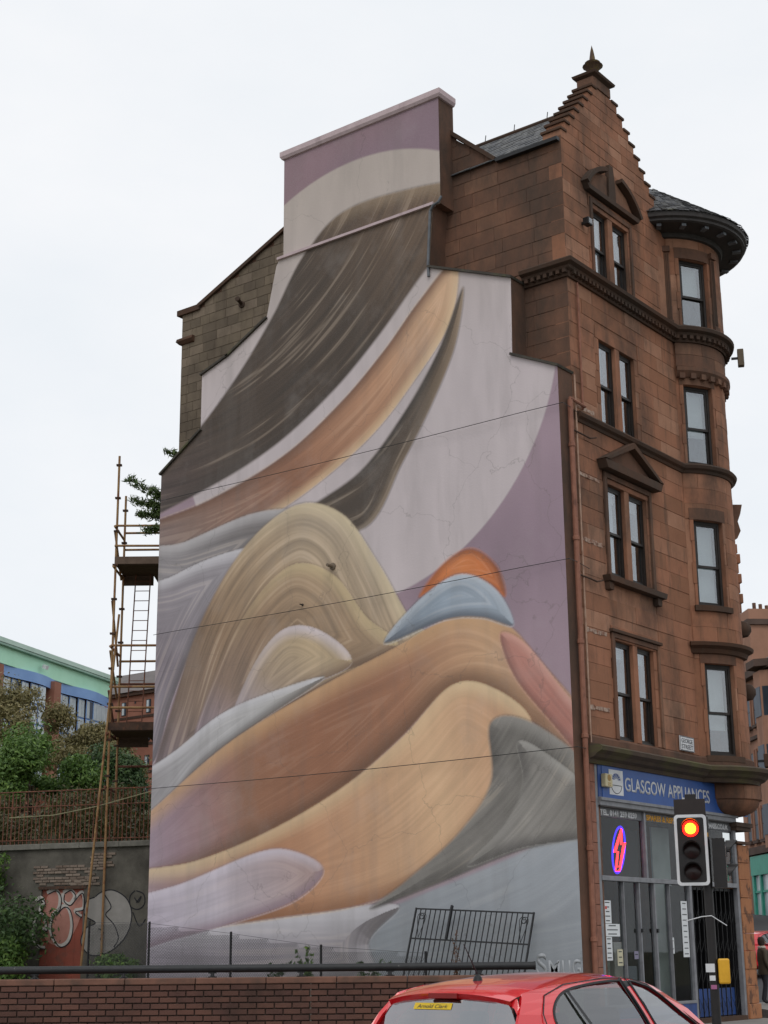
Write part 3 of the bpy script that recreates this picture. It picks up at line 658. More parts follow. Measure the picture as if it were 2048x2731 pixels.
def paint(X, Z):
    X0, Z0 = X, Z
    c = np.ones(X.shape+(3,)); sm = lambda t: (lambda q: q*q*(3-2*q))(np.clip(t, 0, 1))
    mix = lambda a, b, t: a*(1-t[..., None])+b*t[..., None]
    c = mix(np.broadcast_to(lc('#9b8591'), c.shape), lc('#8a7078'), sm((Z-12)/9)); c = mix(c, lc('#84707e'), sm((vnoise(X, Z, .35, .3, 5)-.45)*2.2)*.6)
    r = np.hypot(X+5.77, Z-15.28); c = mix(c, mix(np.broadcast_to(lc('#c0b5b7'), c.shape), lc('#b3a79f'), sm((Z-14)/7)), np.clip((5.84-r)/.05+.5, 0, 1))
    def lay_(name, cols, ang, grain=None, gs=0, dark=None, light=None, rw=.6, ld=(-.5, -.85), soft=.09):
        nonlocal c
        poly = catmull(SH[name]); lo, hi = poly.min(0)-.4, poly.max(0)+.4
        m = (X > lo[0]) & (X < hi[0]) & (Z > lo[1]) & (Z < hi[1])
        if not m.any(): return
        x, z = X[m], Z[m]; d, vx, vz = sdf(poly, x, z); dx, dz = math.cos(R_(ang)), math.sin(R_(ang)); pr = poly@np.array([dx, dz]); t = (x*dx+z*dz-pr.min())/(pr.max()-pr.min())
        st = np.linspace(0, 1, len(cols)); cc = np.stack([np.interp(t, st, [lc(h)[k] for h in cols]) for k in range(3)], -1)
        if grain is not None:                    # brushed streaks that follow a direction or circle a point
            # streaks run along the band: distance from its edge across, position along the given direction
            if isinstance(grain, tuple): b = np.hypot(x-grain[0], z-grain[1]); a = np.arctan2(z-grain[1], x-grain[0])*8
            else: gx, gz = math.cos(R_(grain)), math.sin(R_(grain)); a = x*gx+z*gz; b = -d*1.2+.15*(-x*gz+z*gx)
            s = vnoise(a, b, .4, 6, 1)*.4+vnoise(a, b, .7, 14, 2)*.35+vnoise(a, b, 1.2, 28, 4)*.25; cc = cc*(1+(s-.5)[..., None]*gs*1.6)
            cc = mix(cc, lc('#c9b8a4'), sm((s-.6)*7)*.3*gs)
        e = sm(1+d/rw); lam = vx*ld[0]+vz*ld[1]
        if dark: cc = mix(cc, lc(dark), e*np.clip(-lam*1.2+.15, 0, 1)*.85)
        if light: cc = mix(cc, lc(light), e*np.clip(lam*1.2-.1, 0, 1)*.8)
        al = np.clip(.5-d/soft, 0, 1); c[m] = mix(c[m], cc, al)
    lay_('planeb', ['#6f7276', '#888d93', '#a3a8b0'], 75, 10, .15)
    lay_('drapeb', ['#a79eab', '#9b949c', '#827d80'], 10, 20, .5, dark='#5d585a', light='#c9c6cb', ld=(.1, 1), rw=.9)
    lay_('dark1', ['#574849', '#423429', '#44372c', '#6e5845'], 38, (-12, 24), .7, dark='#39322e', light='#9c8870', ld=(.6, .6), rw=.5)
    lay_('tan1', ['#857a7e', '#826a60', '#95664c', '#b6896a', '#d0ad8c'], 35, 45, .35, dark='#6d4a38', light='#dcc09c', ld=(.7, -.6), rw=.35)
    lay_('dark2', ['#42362c', '#4d4035', '#75614c'], 50, 60, .8, dark='#2f2925', light='#8a7763', ld=(.9, .1), rw=.35)
    lay_('grey1', ['#7d7778', '#696362', '#8d888b', '#6d6765'], 70, 50, .6, dark='#57514f', light='#bdb9bb', ld=(-.3, .9), rw=.45)
    lay_('grey2', ['#958d98', '#7d747c', '#a39ea3'], 70, 55, .5, dark='#5f585c', light='#cdcacf', ld=(-.4, .9), rw=.4)
    lay_('ochre1', ['#7a6f7c', '#806c60', '#8d735a', '#a78f74', '#b3a28c'], 50, 60, .7, dark='#5d4a3e', light='#d0bf9f', ld=(.5, .8), rw=.5)
    lay_('ochre2', ['#95899a', '#8a7364', '#957a60', '#ab9276'], 60, 60, .6, dark='#6a5342', light='#c9b48c', ld=(.4, .9), rw=.45)
    lay_('ochre3', ['#aba1b0', '#a8937f', '#bda682'], 60, 60, .5, dark='#7a6350', light='#d6ccd6', ld=(.2, .9), rw=.4)
    lay_('pale1', ['#8f888c', '#a9a6a9', '#b9b7b8', '#a19d98'], 25, 35, .35, dark='#5d5754', light='#cfcdd2', ld=(-.3, .9), rw=.3)
    lay_('tanw', ['#aaa0b2', '#9c828c', '#94664c', '#8f5f44', '#9c6c50', '#c59d7a', '#ad8068'], 8, 35, .22, dark='#63432f', light='#c79f76', ld=(-.2, .95), rw=.6)
    lay_('buffw', ['#a297aa', '#a07f78', '#ab7756', '#bf9270', '#d3ad88', '#bd9070'], 15, 35, .18, dark='#8a5c3c', light='#dcc39c', ld=(.3, .9), rw=.5)
    lay_('lilac', ['#b3a9b8', '#bdb4bf', '#a58a84'], 15, 30, .25, dark='#8a7480', light='#d3cad6', ld=(-.3, .9), rw=.35)
    lay_('greyb', ['#5d5a56', '#77736e', '#625f5a'], 20, (-6, 9.5), .6, dark='#454240', light='#96928d', ld=(.4, .8), rw=.4)
    lay_('greyc', ['#6d6a66', '#8a8681', '#75716c'], 20, (-6, 9.5), .6, dark='#4c4947', light='#a3a09b', ld=(.4, .8), rw=.3)
    lay_('pinkb', ['#bd8477', '#b0766a', '#a06a5e'], -40, -50, .3, dark='#7d4f47', light='#d3a193', ld=(.6, .6), rw=.25)
    lay_('orangeb', ['#b9632f', '#cc7a42', '#b9632f'], 0, 20, .4, dark='#8a4a28', rw=.25)
    lay_('blueb', ['#6d7682', '#8d9aa8', '#9faab7'], 20, 30, .4, dark='#4f5661', light='#c3cad3', ld=(.1, .95), rw=.3)
    c = c*(1+.10*(vnoise(X0, Z0, 1.3, .22, 8)-.5)+.08*(vnoise(X0, Z0, 5, 1.2, 9)-.5))[..., None]
    return c*PAINT_GAIN
PAINT_GAIN = 1.08
mp_, tp, bp_ = mat_nodes('mural_paint')
at = n_(tp, 'ShaderNodeAttribute', attribute_name='paint')
cl_ = mixc(tp, ramp(tp, noise(tp, 1.1, 6, .65, (1, 1, .14)), .52, .78, 0, .3), at.outputs['Color'], (.16, .145, .135))
cl_ = mixc(tp, ramp(tp, noise(tp, .8, 5, .6), .55, .8, 0, .16), cl_, (.5, .47, .46))
cl_ = mixc(tp, ramp(tp, noise(tp, 60, 3, .7), .3, .7, 0, .12), cl_, (.7, .67, .65))
cl_ = mixc(tp, ramp(tp, noise(tp, 5, 8, .75, (1, 1, .6)), .64, .7, 0, .35), cl_, (.2, .18, .17))
gp_ = n_(tp, 'ShaderNodeNewGeometry'); vo = n_(tp, 'ShaderNodeTexVoronoi', feature='DISTANCE_TO_EDGE'); vo.inputs['Scale'].default_value = .32
wn = n_(tp, 'ShaderNodeTexNoise'); wn.inputs['Scale'].default_value = 1.3; wn.inputs['Detail'].default_value = 6; tp.links.new(gp_.outputs['Position'], wn.inputs['Vector'])
wa = n_(tp, 'ShaderNodeVectorMath', operation='ADD'); tp.links.new(gp_.outputs['Position'], wa.inputs[0]); tp.links.new(wn.outputs['Color'], wa.inputs[1]); tp.links.new(wa.outputs[0], vo.inputs['Vector'])
cl_ = mixc(tp, ramp(tp, vo.outputs['Distance'], .004, .0, 0, .3), cl_, (.12, .11, .1))
tp.links.new(cl_, bp_.inputs['Base Color']); bp_.inputs['Roughness'].default_value = .85; bp_.inputs['Specular IOR Level'].default_value = .25
bump(tp, bp_, noise(tp, 22, 6, .7), .35, .012)
def painted(name, zs, xl, xr, nx, y, parent):
    t = np.linspace(0, 1, nx); X = xl[:, None]*(1-t)+xr[:, None]*t; Z = np.repeat(zs[:, None], nx, 1); col = paint(X, Z); nz = len(zs)
    und = .004*(vnoise(X, Z, 1.1, .9, 11)-.5)+.0015*(vnoise(X, Z, 5, 5, 12)-.5)
    co = np.stack([X, np.full_like(X, y)+und, Z], -1).reshape(-1, 3); i = np.arange(nz*nx).reshape(nz, nx)
    q = np.stack([i[:-1, :-1], i[:-1, 1:], i[1:, 1:], i[1:, :-1]], -1).reshape(-1, 4)
    me = bpy.data.meshes.new(name); me.vertices.add(len(co)); me.vertices.foreach_set('co', co.ravel().astype(np.float32))
    me.loops.add(q.size); me.loops.foreach_set('vertex_index', q.ravel().astype(np.int32)); me.polygons.add(len(q))
    me.polygons.foreach_set('loop_start', np.arange(0, q.size, 4, dtype=np.int32)); me.polygons.foreach_set('loop_total', np.full(len(q), 4, dtype=np.int32))
    me.update(calc_edges=True)
    ca = me.color_attributes.new('paint', 'FLOAT_COLOR', 'POINT'); rgba = np.ones((len(co), 4), np.float32); rgba[:, :3] = np.clip(col.reshape(-1, 3), 0, .95); ca.data.foreach_set('color', rgba.ravel())
    me.materials.append(mp_); return ob(name, me, parent)
zs = np.linspace(.7, 19.06, 900)
MUR = painted('painted_render', zs, np.interp(zs, [p[1] for p in LC], [p[0] for p in LC]), np.interp(zs, [p[1] for p in RC], [p[0] for p in RC]), 600, -D, BLD)
MUR['label'] = 'abstract mural of sweeping dark brown, tan, ochre and grey bands on mauve'
st = MB(); st.box(-8.16, -3.1, -.555, .06, 19.06, 21.95); STK = st.build('chimney_stack', m_side, BLD)
zs = np.linspace(19.06, 21.95, 110); painted('painted_chimney_face', zs, np.full(110, -8.16), np.full(110, -3.1), 180, -.562, BLD)
m_cope = M('painted_coping', '#c7b4b6', '#b3a0a2', 3, .8, .2, stain=(3, '#6d5c5c', .56, .72, .5))
mb = MB(); mb.sweep([(-8.16, .06), (-8.16, -.56), (-3.1, -.56), (-3.1, .06)], [(-.05, 21.93), (.05, 21.95), (.09, 22.02), (.09, 22.16), (.02, 22.2), (-.05, 22.2)]); mb.box(-8.16, -3.1, -.56, .06, 21.95, 22.19); mb.build('chimney_coping', m_cope, STK)
mb = MB(); mb.obox((-5.78, -.6, 19.08), (2.52, 0, 0), (0, .07, 0), (0, 0, .035)); mb.build('drip_ledge', m_cope, PAN)
m_flash = M('ledge_slate', '#4b463f', '#36322d', 5, .85, .4, stain=(4, '#5f6138', .55, .7, .6))
for (xa, za), (xb, zb) in list(zip(LC, LC[1:]))[1:6]+list(zip(RC, RC[1:]))[1:5]:
    if abs(xa-xb) < .1: continue
    d = Vector((xb-xa, 0, zb-za)); l = d.length; d.normalize(); nrm = Vector((-d.z, 0, d.x)); nrm = nrm if nrm.z > 0 else -nrm
    if abs(d.z) > .93: continue
    MB().obox(((xa+xb)/2, -D/2-.02, (za+zb)/2+.02), d*(l/2+.04), (0, D/2+.05, 0), nrm*.028).build('ledge_flashing', m_flash, PAN)
mb = MB(); mb.path([(-3.03, -.62, 19.2), (-3.1, -.66, 19.05), (-3.25, -.66, 19.02), (-3.36, -.64, 18.9), (-3.46, -.63, 17.5), (-3.44, -.64, 17.2)], .035, 8); mb.build('lead_downpipe', m_lead, BLD)
for x, z in ((-6.45, 10.51), (-7.4, 9.7)):
    mb = MB(); mb.lathe([(0, 0), (.09, 0), (.09, .03), (.04, .05), (.04, .22), (.0, .22)], (0, 0, 0), 10); o = mb.build('wall_anchor', m_buff if x > -7 else m_sash, PAN, loc=(x, -.6, z), rot=(R_(90), 0, 0)); o.scale = (1, 1, 1) if x > -7 else (.35, .35, .5)
mb = MB(); mb.lathe([(0, 0), (.1, 0), (.1, .04), (.05, .06), (.05, .3), (.07, .3), (.07, .34), (0, .34)], (0, 0, 0), 10); mb.build('vent_pipe', m_dark, SWL, loc=(-10.13, -.0, 18.5), rot=(R_(82), 0, R_(20)))
m_sigp = M('signature_paint', '#a9acaf', '#989b9f', 3, .85, 0)
for tx_, hh_, ww_, xx_, zz_ in (('S', .46, .24, -1.08, 1.08), ('M', .3, .27, -.8, 1.1), ('U', .3, .2, -.48, 1.1), ('G', .34, .2, -.24, 1.08)):
    o = ob('signature_letter', text_mesh(tx_, m_sigp, hh_, ww_, .0004, bold=.02), PAN); o.matrix_local = Matrix(((1,0,0,xx_),(0,0,-1,-.6045),(0,1,0,zz_),(0,0,0,1)))
# plinth crack and overhead wires fixed to the gable
for i, (z0, z1, lb) in enumerate(((13.22, 13.16, 'uppermost thin black cable strung across the painted gable'), (9.6, 9.63, 'middle thin black cable strung across the painted gable'), (5.63, 5.63, 'lowest thin black cable strung across the painted gable'))):
    pts = [(-12.45+12.6*k/12, -.66-(.06 if 0 < k < 12 else .02), z0+(z1-z0)*k/12-.05*math.sin(math.pi*k/12)) for k in range(13)]+[(.12, -.3, z1), (.06, .3, z1-.03)]
    tag(MB().path(pts, .008, 5).build('wall_cable', m_black), lb, 'cable', 'cables across the gable')
# pipes on the corner
m_pipe = M('painted_pipe', '#936450', '#7d5141', 6, .7, .2, stain=(5, '#4d3026', .55, .7, .6))
mb = MB(); mb.tube((.09, -.27, .9), (.09, -.27, 13.35), .06, 10); P1 = mb.build('downpipe', m_pipe, BLD, smooth=True)
for z in (1.8, 3.6, 5.9, 7.9, 10.17, 12.3): MB().lathe([(.062, -.05), (.078, -.04), (.078, .04), (.062, .05)], (.09, -.27, z), 10).build('pipe_collar', m_pipe, P1)
mb = MB(); mb.path([(.09, -.27, 13.3), (.09, -.27, 13.4), (.1, .38, 13.36)], .035, 6); mb.tube((.05, .36, 13.3), (.05, .36, 16.4), .026, 8); mb.build('waste_pipe', m_pipe, BLD)
mb = MB(); mb.tube((.04, .06, 5.8), (.04, .06, 14.05), .022, 8); P2 = mb.build('conduit', M('pale_conduit', '#b79a86', '#94705c', 6, .6, .1), BLD)
for z in (9.4, 12.7): MB().path([(.05, -.25, z), (.07, .3, z-.02), (.12, .5, z-.06), (.16, .7, z)], .02, 6).build('pipe_bracket', m_rustd, BLD)
# painted plinth strip: the return of the remnant is the same red brown

# ------------------------------------------------------------------ shopfront
def bxp(name, m, parent, *b): return MB().box(*b).build(name, m, parent)
SHOP = ob('shopfront', None, BLD, (0, 0, 0))
for y0, y1, z0, z1 in ((.2, .3, 0, 5.36), (2.25, 2.33, 3.08, 4.5), (1.19, 1.215, .5, 2.98), (1.86, 1.91, .5, 2.98), (2.54, 2.6, .5, 2.98), (4.22, 4.33, 0, 2.98), (4.22, 4.3, 3.08, 4.3), (6.7, 6.82, 0, 4.52), (3.25, 3.27, .5, 2.98)):
    bevel(bxp('frame_post', m_grey, SHOP, -.1, .012, y0, y1, z0, z1), .006)
for y0, y1, z0, z1, x in ((.3, 6.7, 2.98, 3.08, .03), (.3, 6.8, 4.5, 4.69, .06), (.3, 4.22, .44, .5, .04)):
    bevel(bxp('frame_rail', m_grey, SHOP, -.1, x, y0, y1, z0, z1), .008)
for y0, y1 in ((.3, 2.25), (2.33, 4.22), (4.22, 6.7)): bxp('lettering_panel', M('letter_panel_grey', '#6a6b6e', '#5d5e61', 4, .6, 0), SHOP, -.1, -.03, y0+.002, y1-.002, 4.302, 4.498)
bxp('fascia_bead', m_grey, SHOP, .06, .1, .28, 6.85, 4.62, 4.68); bxp('fascia_bead', m_sash, SHOP, .02, .07, .28, 6.85, 4.49, 4.52)
bxp('stall_riser', m_blued, SHOP, -.1, .02, .3, 4.22, .06, .44); bxp('stall_plinth', m_dark, SHOP, -.1, .05, .2, 4.3, 0, .06)
for y0, y1, z0, z1 in ((.3, 2.25, 3.08, 4.3), (2.33, 4.22, 3.08, 4.3), (4.3, 6.7, 3.08, 4.3), (.3, 1.19, .5, 2.98), (1.215, 1.86, .5, 2.98), (1.91, 2.54, .5, 2.98), (2.6, 3.25, .5, 2.98), (3.27, 4.22, .5, 2.98)):
    bxp('shop_pane', m_shopg, SHOP, -.06, -.054, y0, y1, z0, z1)
for y, z in ((1.885, 1.98), (2.57, 1.98)): bxp('latch', m_black, SHOP, .012, .05, y-.03, y+.03, z-.04, z+.04)
# inside of the shop
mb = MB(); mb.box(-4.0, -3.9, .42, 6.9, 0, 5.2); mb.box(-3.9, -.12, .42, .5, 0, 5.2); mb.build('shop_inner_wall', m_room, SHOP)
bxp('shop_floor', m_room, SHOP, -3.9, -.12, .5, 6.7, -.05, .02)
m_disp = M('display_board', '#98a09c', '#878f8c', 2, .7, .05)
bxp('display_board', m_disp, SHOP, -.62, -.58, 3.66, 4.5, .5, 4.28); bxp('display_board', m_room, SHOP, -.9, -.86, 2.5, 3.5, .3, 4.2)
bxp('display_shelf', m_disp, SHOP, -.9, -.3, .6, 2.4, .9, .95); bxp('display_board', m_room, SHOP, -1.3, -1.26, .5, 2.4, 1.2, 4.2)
for y0, y1, z1, c in ((.7, 1.2, 1.6, '#8d9187'), (1.4, 1.8, 1.75, '#a6a39c'), (1.95, 2.35, 1.25, '#70757c')):
    tag(bevel(bxp('white_goods', M('appliance_'+c[1:], c, None, 3, .5, 0), None, -.85, -.4, y0, y1, .96, z1), .02), {1.6: 'greenish appliance behind the leftmost shop window pane', 1.75: 'pale appliance behind the second narrow shop pane', 1.25: 'low grey appliance behind the third narrow shop pane'}[z1], 'appliance', 'appliances in the shop window')
# shop doorway: recessed door, lattice gate, blue lower panel
bxp('door_leaf', m_black, SHOP, -1.1, -1.05, 4.4, 6.6, 0, 2.9); bxp('doorway_cheek', m_sash, SHOP, -1.05, -.12, 4.25, 4.33, 0, 2.98)
bxp('doorway_cheek', m_black, SHOP, -1.05, -.12, 6.6, 6.695, .1, 2.97); bxp('doorway_ceiling', m_black, SHOP, -1.05, -.12, 4.34, 6.59, 2.9, 2.97); bxp('doorway_step', m_dark, SHOP, -1.05, .06, 4.33, 6.7, 0, .1); bxp('doorway_panel', m_blued, SHOP, -.2, -.17, 4.4, 6.65, .12, .72)
bxp('door_window', m_shopg, SHOP, -.55, -.54, 4.45, 5.1, .75, 2.85)
GT = thing('lattice_gate', 'black folding lattice security gate across the shop doorway', 'gate', (-.07, 5.55, .1))
for k in range(10):
    y = -1.05+k*.235; MB().box(-.012, .012, y-.008, y+.008, 0, 2.85).build('bar', m_black, GT)
for k in range(9):
    y = -1.05+k*.235
    for z in (.1, .75, 1.4, 2.05):
        MB().tube((.018, y, z), (.018, y+.235, z+.32), .005, 4).build('lattice_strip', m_black, GT); MB().tube((.02, y+.235, z), (.02, y, z+.32), .005, 4).build('lattice_strip', m_black, GT)
# pier at the corner of the street, peeling
m_peel = M('peeling_pier', '#a97450', '#9a6646', 3, .9, .4, stain=(4.5, '#5a4033', .52, .6, .85, (1, 1, .7)))
z = 0.0; hs = [.34, .4, .38, .42, .4, .44, .38, .42, .4, .42]
for k, h in enumerate(hs):
    e = .04 if k == 0 else 0; bevel(MB().box(-.55, .03+e+.012*(k % 2), 6.83, 7.42+e, z+.003, z+h-.003).build('pier_stone', m_peel, SHOP), .012); z += h
bxp('pier_cap', m_side, SHOP, -.5, .16, 6.6, 7.5, 4.42, 4.52); bxp('pier_cap', m_side, SHOP, -.5, .12, 6.66, 7.46, 4.33, 4.42); bxp('pier_cap', m_side, SHOP, -.5, .09, 6.7, 7.42, 4.02, 4.08)
bxp('corner_core', m_side, SHOP, -2.1, -.56, 6.85, 7.3, 0, 5.4)
z = .0
for k in range(13): bevel(MB().box(-.35, .01, .006, .2, z+.003, z+.41).build('quoin_stone', m_pipe, SHOP), .01); z += .415
# sign board
SG = thing('shop_sign', 'long blue shop fascia sign reading GLASGOW APPLIANCES in white', 'sign', (0, .3, 4.69))
def sx(name, m, *b): b = list(b); b[2] -= .3; b[3] -= .3; b[4] -= 4.69; b[5] -= 4.69; return MB().box(*b).build(name, m, SG)
sx('board', m_blue, .0, .04, .45, 7.5, 4.69, 5.37); sx('board', m_blued, -.04, .03, .3, .45, 4.69, 5.37)
me = text_mesh('GLASGOW APPLIANCES', m_white, .3, 4.05, .004, bold=.012)
o = ob('lettering', me, SG); o.matrix_local = Matrix(((0,0,1,.042),(1,0,0,1.42-.3),(0,1,0,4.88-4.69),(0,0,0,1)))
sx('logo_panel', m_white, .04, .046, .74, 1.34, 4.77, 5.3)
for k in range(7):
    a0, a1 = R_(4+k*25), R_(24+k*25); mb = MB(); c = (1.04-.3, 5.08-4.69)
    mb.prism([(c[0]+.05*math.cos((a0+a1)/2), c[1]+.03*math.sin((a0+a1)/2)), (c[0]+.19*math.cos(a0), c[1]+.15*math.sin(a0)), (c[0]+.19*math.cos(a1), c[1]+.15*math.sin(a1))], lambda y, z: (.046, y, z), lambda y, z: (.049, y, z)); mb.build('logo_ray', m_blued, SG)
mb = MB(); mb.path([(.049, 1.04-.3+.23*math.cos(R_(a)), 5.0-4.69+.2*math.sin(R_(a))) for a in range(185, 361, 12)], .007, 4); mb.build('logo_line', m_ink, SG)
mb = MB(); mb.box(.046, .051, .86-.3, 1.24-.3, 4.965-4.69, 4.98-4.69); mb.build('logo_line', m_ink, SG)
for txt, mt, y, wd in (('TEL. 0141 259 0259', m_white, .42, 1.58), ('SPARES & REPAIRS', M('amber_lettering', '#d59a2e', '#c08a2a', 3, .6, 0), 2.43, 1.7), ('NSPARES.CO.UK', m_white, 5.18, 1.33)):

    o = text_on_x('lettering', txt, mt, -.028, y, 4.32, .13, wd, SHOP, bold=.045)
al = thing('alarm_box', 'cream burglar alarm box at the left end of the blue sign', 'alarm', (.05, .56, 4.9))
bevel(MB().box(-.02, .1, -.15, .15, 0, .28).build('case', M('cream_plastic', '#c9bf9c', '#b5ab88', 5, .5, 0), al), .02)
MB().lathe([(0, 0), (.07, 0), (.07, .004), (0, .004)], (0, 0, 0), 14).build('badge', M('amber_badge', '#a5803a', None, 5, .5, 0), al, loc=(.1, .0, .19), rot=(0, R_(90), 0))
for z in (.03, .07): MB().box(.1, .103, -.06, .06, z, z+.02).build('badge_line', M('amber_line', '#a5803a', None, 5, .5, 0), al)
# street name plate
NP = thing('street_name_plate', 'white street name plate reading GEORGE STREET above the shop cornice', 'sign', (.02, 4.5, 6.02))
MB().box(0, .02, -.36, .36, 0, .34).build('plate', m_white, NP)
for q in ((-.35, .35, .005, .02), (-.35, .35, .32, .335), (-.35, -.335, .02, .32), (.335, .35, .02, .32)): MB().box(.02, .023, *q).build('border', m_ink, NP)
for txt, z in (('GEORGE', .185), ('STREET', .05)):
    o = ob('lettering', text_mesh(txt, m_ink, .1, .56, .003, bold=.005), NP); o.matrix_local = Matrix(((0,0,1,.02),(1,0,0,-.28),(0,1,0,z),(0,0,0,1)))
# neon bolt
NE = thing('neon_sign', 'lit red neon lightning bolt in a blue ring inside the shop window', 'neon sign', (-.22, 1.5, 3.2))
m_nr = emit_mat('neon_red', '#ff2a2e', 4.5); m_nb = emit_mat('neon_blue', '#3320e0', 2.6)

bolt = [(.12, .9), (.1, .6), (.24, .62), (-.02, .02), (-.18, .0), (-.06, .42), (-.2, .4)]
MB().path([(0, y*1.15, z) for y, z in bolt], .022, 6, closed=True).build('red_tube', m_nr, NE); MB().path([(-.005, y*.8+.01, .46+(z-.46)*.8) for y, z in bolt], .016, 6, closed=True).build('red_tube', m_nr, NE)
ring = [(-.012, .3*math.cos(a)*.9+(.12*math.sin(a)), .46+.5*math.sin(a)) for a in [k*2*math.pi/28 for k in range(28)]]
MB().path(ring, .016, 6, closed=True).build('blue_tube', m_nb, NE); MB().path([(-.012, p[1]*.9, .46+(p[2]-.46)*.94) for p in ring], .01, 6, closed=True).build('blue_tube', m_nb, NE)
for y in (-.1, .15): MB().tube((-.02, y, .9), (-.02, y, 1.08), .004, 4).build('hanger', m_black, NE)
# notices on the glass
def notice(y0, y1, z0, z1, lb, lines=4, m=m_paper, extra=None):
    o = thing('paper_notice', lb, 'notice', (-.05, (y0+y1)/2, z0), 0, 'notices taped inside the shop windows')
    MB().box(0, .004, -(y1-y0)/2, (y1-y0)/2, 0, z1-z0).build('sheet', m, o); h = z1-z0
    for k in range(lines):
        zz = h*(k+.6)/lines; wv = (y1-y0)*rnd.uniform(.22, .36); MB().box(.004, .0055, -wv, wv, zz-.012, zz+.008).build('printed_line', m_ink, o)
    if extra: MB().box(.004, .006, -.1, -.02, h*.62, h*.75).build('red_mark', extra, o)
m_rd = M('red_print', '#d3564d', None, 4, .7, 0)
notice(.42, .72, 2.12, 2.58, 'white notice at the top left of the shop window beside the stone pier', 5, extra=m_rd)
notice(.42, 1.05, 1.86, 2.11, 'wide white notice with a drawing in the left shop window', 3); notice(.44, .7, 1.38, 1.85, 'long white notice under the wide one in the left shop window', 5)
notice(.9, 1.13, 1.27, 1.6, 'cream notice low in the first shop window pane', 3, M('cream_paper', '#cfc9ac', None, 4, .8, 0))
notice(3.86, 4.16, 1.42, 2.63, 'very tall white notice in the pane next to the shop door', 10); notice(3.3, 3.44, 1.5, 1.84, 'small blank white notice on the pale display board', 2)
notice(1.62, 1.8, 1.4, 1.56, 'small mauve card in the second narrow shop pane', 1, M('mauve_card', '#8f8aa0', None, 4, .8, 0))
# small fittings
def fitting(name, lb, cat, loc, dims, m, rz=0):
    t = thing(name, lb, cat, loc, rz); a, b, c = dims
    bevel(MB().box(-a/2, a/2, -b/2, b/2, -c/2, c/2).build('case', m, t), .015); MB().box(-a/2-.16, -a/2, -.02, .02, -.03, .03).build('arm', m_black, t)
    MB().box(a/2, a/2+.006, -b/2+.03, b/2-.03, -c/2+.03, c/2-.03).build('lens', m_glass, t)
fitting('security_lamp', 'small black security lamp beside the attic window', 'lamp', (.16, .8, 18.08), (.16, .2, .18), m_black)
fitting('floodlight', 'buff box floodlight projecting from the turret cornice', 'floodlight', (T0[0]+1.98*math.cos(R_(26)), T0[1]+1.98*math.sin(R_(26)), 16.45), (.16, .2, .46), m_buff, R_(26))
fitting('floodlight', 'dark box floodlight at the right end of the shop cornice', 'floodlight', (T0[0]+1.95*math.cos(R_(18)), T0[1]+1.95*math.sin(R_(18)), 5.95), (.26, .3, .32), m_dark, R_(18))

# ------------------------------------------------------------------ brick wall in front of the yard
m_brick = M('red_brick', '#5a3e36', '#4a332d', 6, .9, .4, rand=('#66463a', .8), stain=(1.4, '#33261f', .48, .68, .6, (1, 1, 1)))
m_mort = M('dark_mortar', '#54453e', '#463933', 8, .95, .3)
m_bcope = M('brick_coping', '#7d594a', '#63463a', 3, .9, .3, stain=(2.5, '#3f3a33', .5, .68, .6, (1, 1, 1)))
BW = thing('brick_wall', 'low dark red brick wall with flat coping in front of the yard', 'wall', P_FW, YAW)
mb = MB(); mb.box(-15, 2.1, .0, .22, -.2, 1.22); mb.build('wall_core', m_mort, BW)
def cham(l, h, d):
    b = block(l, h, d, .003); m = MB(); m.add([(p[1], -p[0]-d+.0, p[2]) for p in b.v], b.f); return m
bme = cham(.215, .065, .03).mesh('brick', m_brick); bme2 = cham(.1, .065, .03).mesh('brick', m_brick)
rest = MB(); bt = cham(.215, .065, .03)
for i in range(16):
    z = 1.22-.075*(i+.5); u = -15+(.1125 if i % 2 else 0)
    while u < 1.98:
        if i < 7 and u > -5.35: ob('brick', bme, BW, (u+.1075, -.008+rnd.uniform(-.002, .003), z+rnd.uniform(-.0015, .0015)))
        else: rest.add([(p[0]+u+.1075, p[1]-.008, p[2]+z) for p in bt.v], bt.f)
        u += .225
rest.build('brick_remainder', m_brick, BW, kind='stuff')
u = -15
while u < 2.1:
    l = min(.9, 2.14-u); bevel(MB().box(u+.004, u+l-.004, -.05, .27, 1.222, 1.3).build('coping_slab', m_bcope, BW), .012); u += .9
MB().tube((-.93, -.02, 0), (-.93, -.02, 1.22), .012, 6).build('expansion_joint', m_concrete, BW)
RL = thing('pipe_rail', 'black painted pipe handrail on brackets along the brick wall', 'handrail', FWp(0, .1, 1.3), YAW)
m_rail = M('chipped_black_paint', '#232426', '#18191b', 9, .5, .3, stain=(11, '#8f8d86', .68, .72, .8, (1, 1, 1)))
MB().path([(-15, 0, .11), (1.94, 0, .11)], .05, 14).build('pipe', m_rail, RL, smooth=True); MB().lathe([(0, -.02), (.055, -.02), (.055, .0), (0, .0)], (0, 0, 0), 14).build('end_cap', m_rail, RL, loc=(1.95, 0, .11), rot=(0, R_(90), 0))
u = -13.6
while u < 1.95:
    b = MB(); b.lathe([(.06, 0), (.06, .012), (.03, .018), (.02, .065)], (u, 0, 0), 10); b.box(u-.05, u+.05, -.02, .02, .05, .075); b.build('bracket', m_rail, RL); u += 1.14

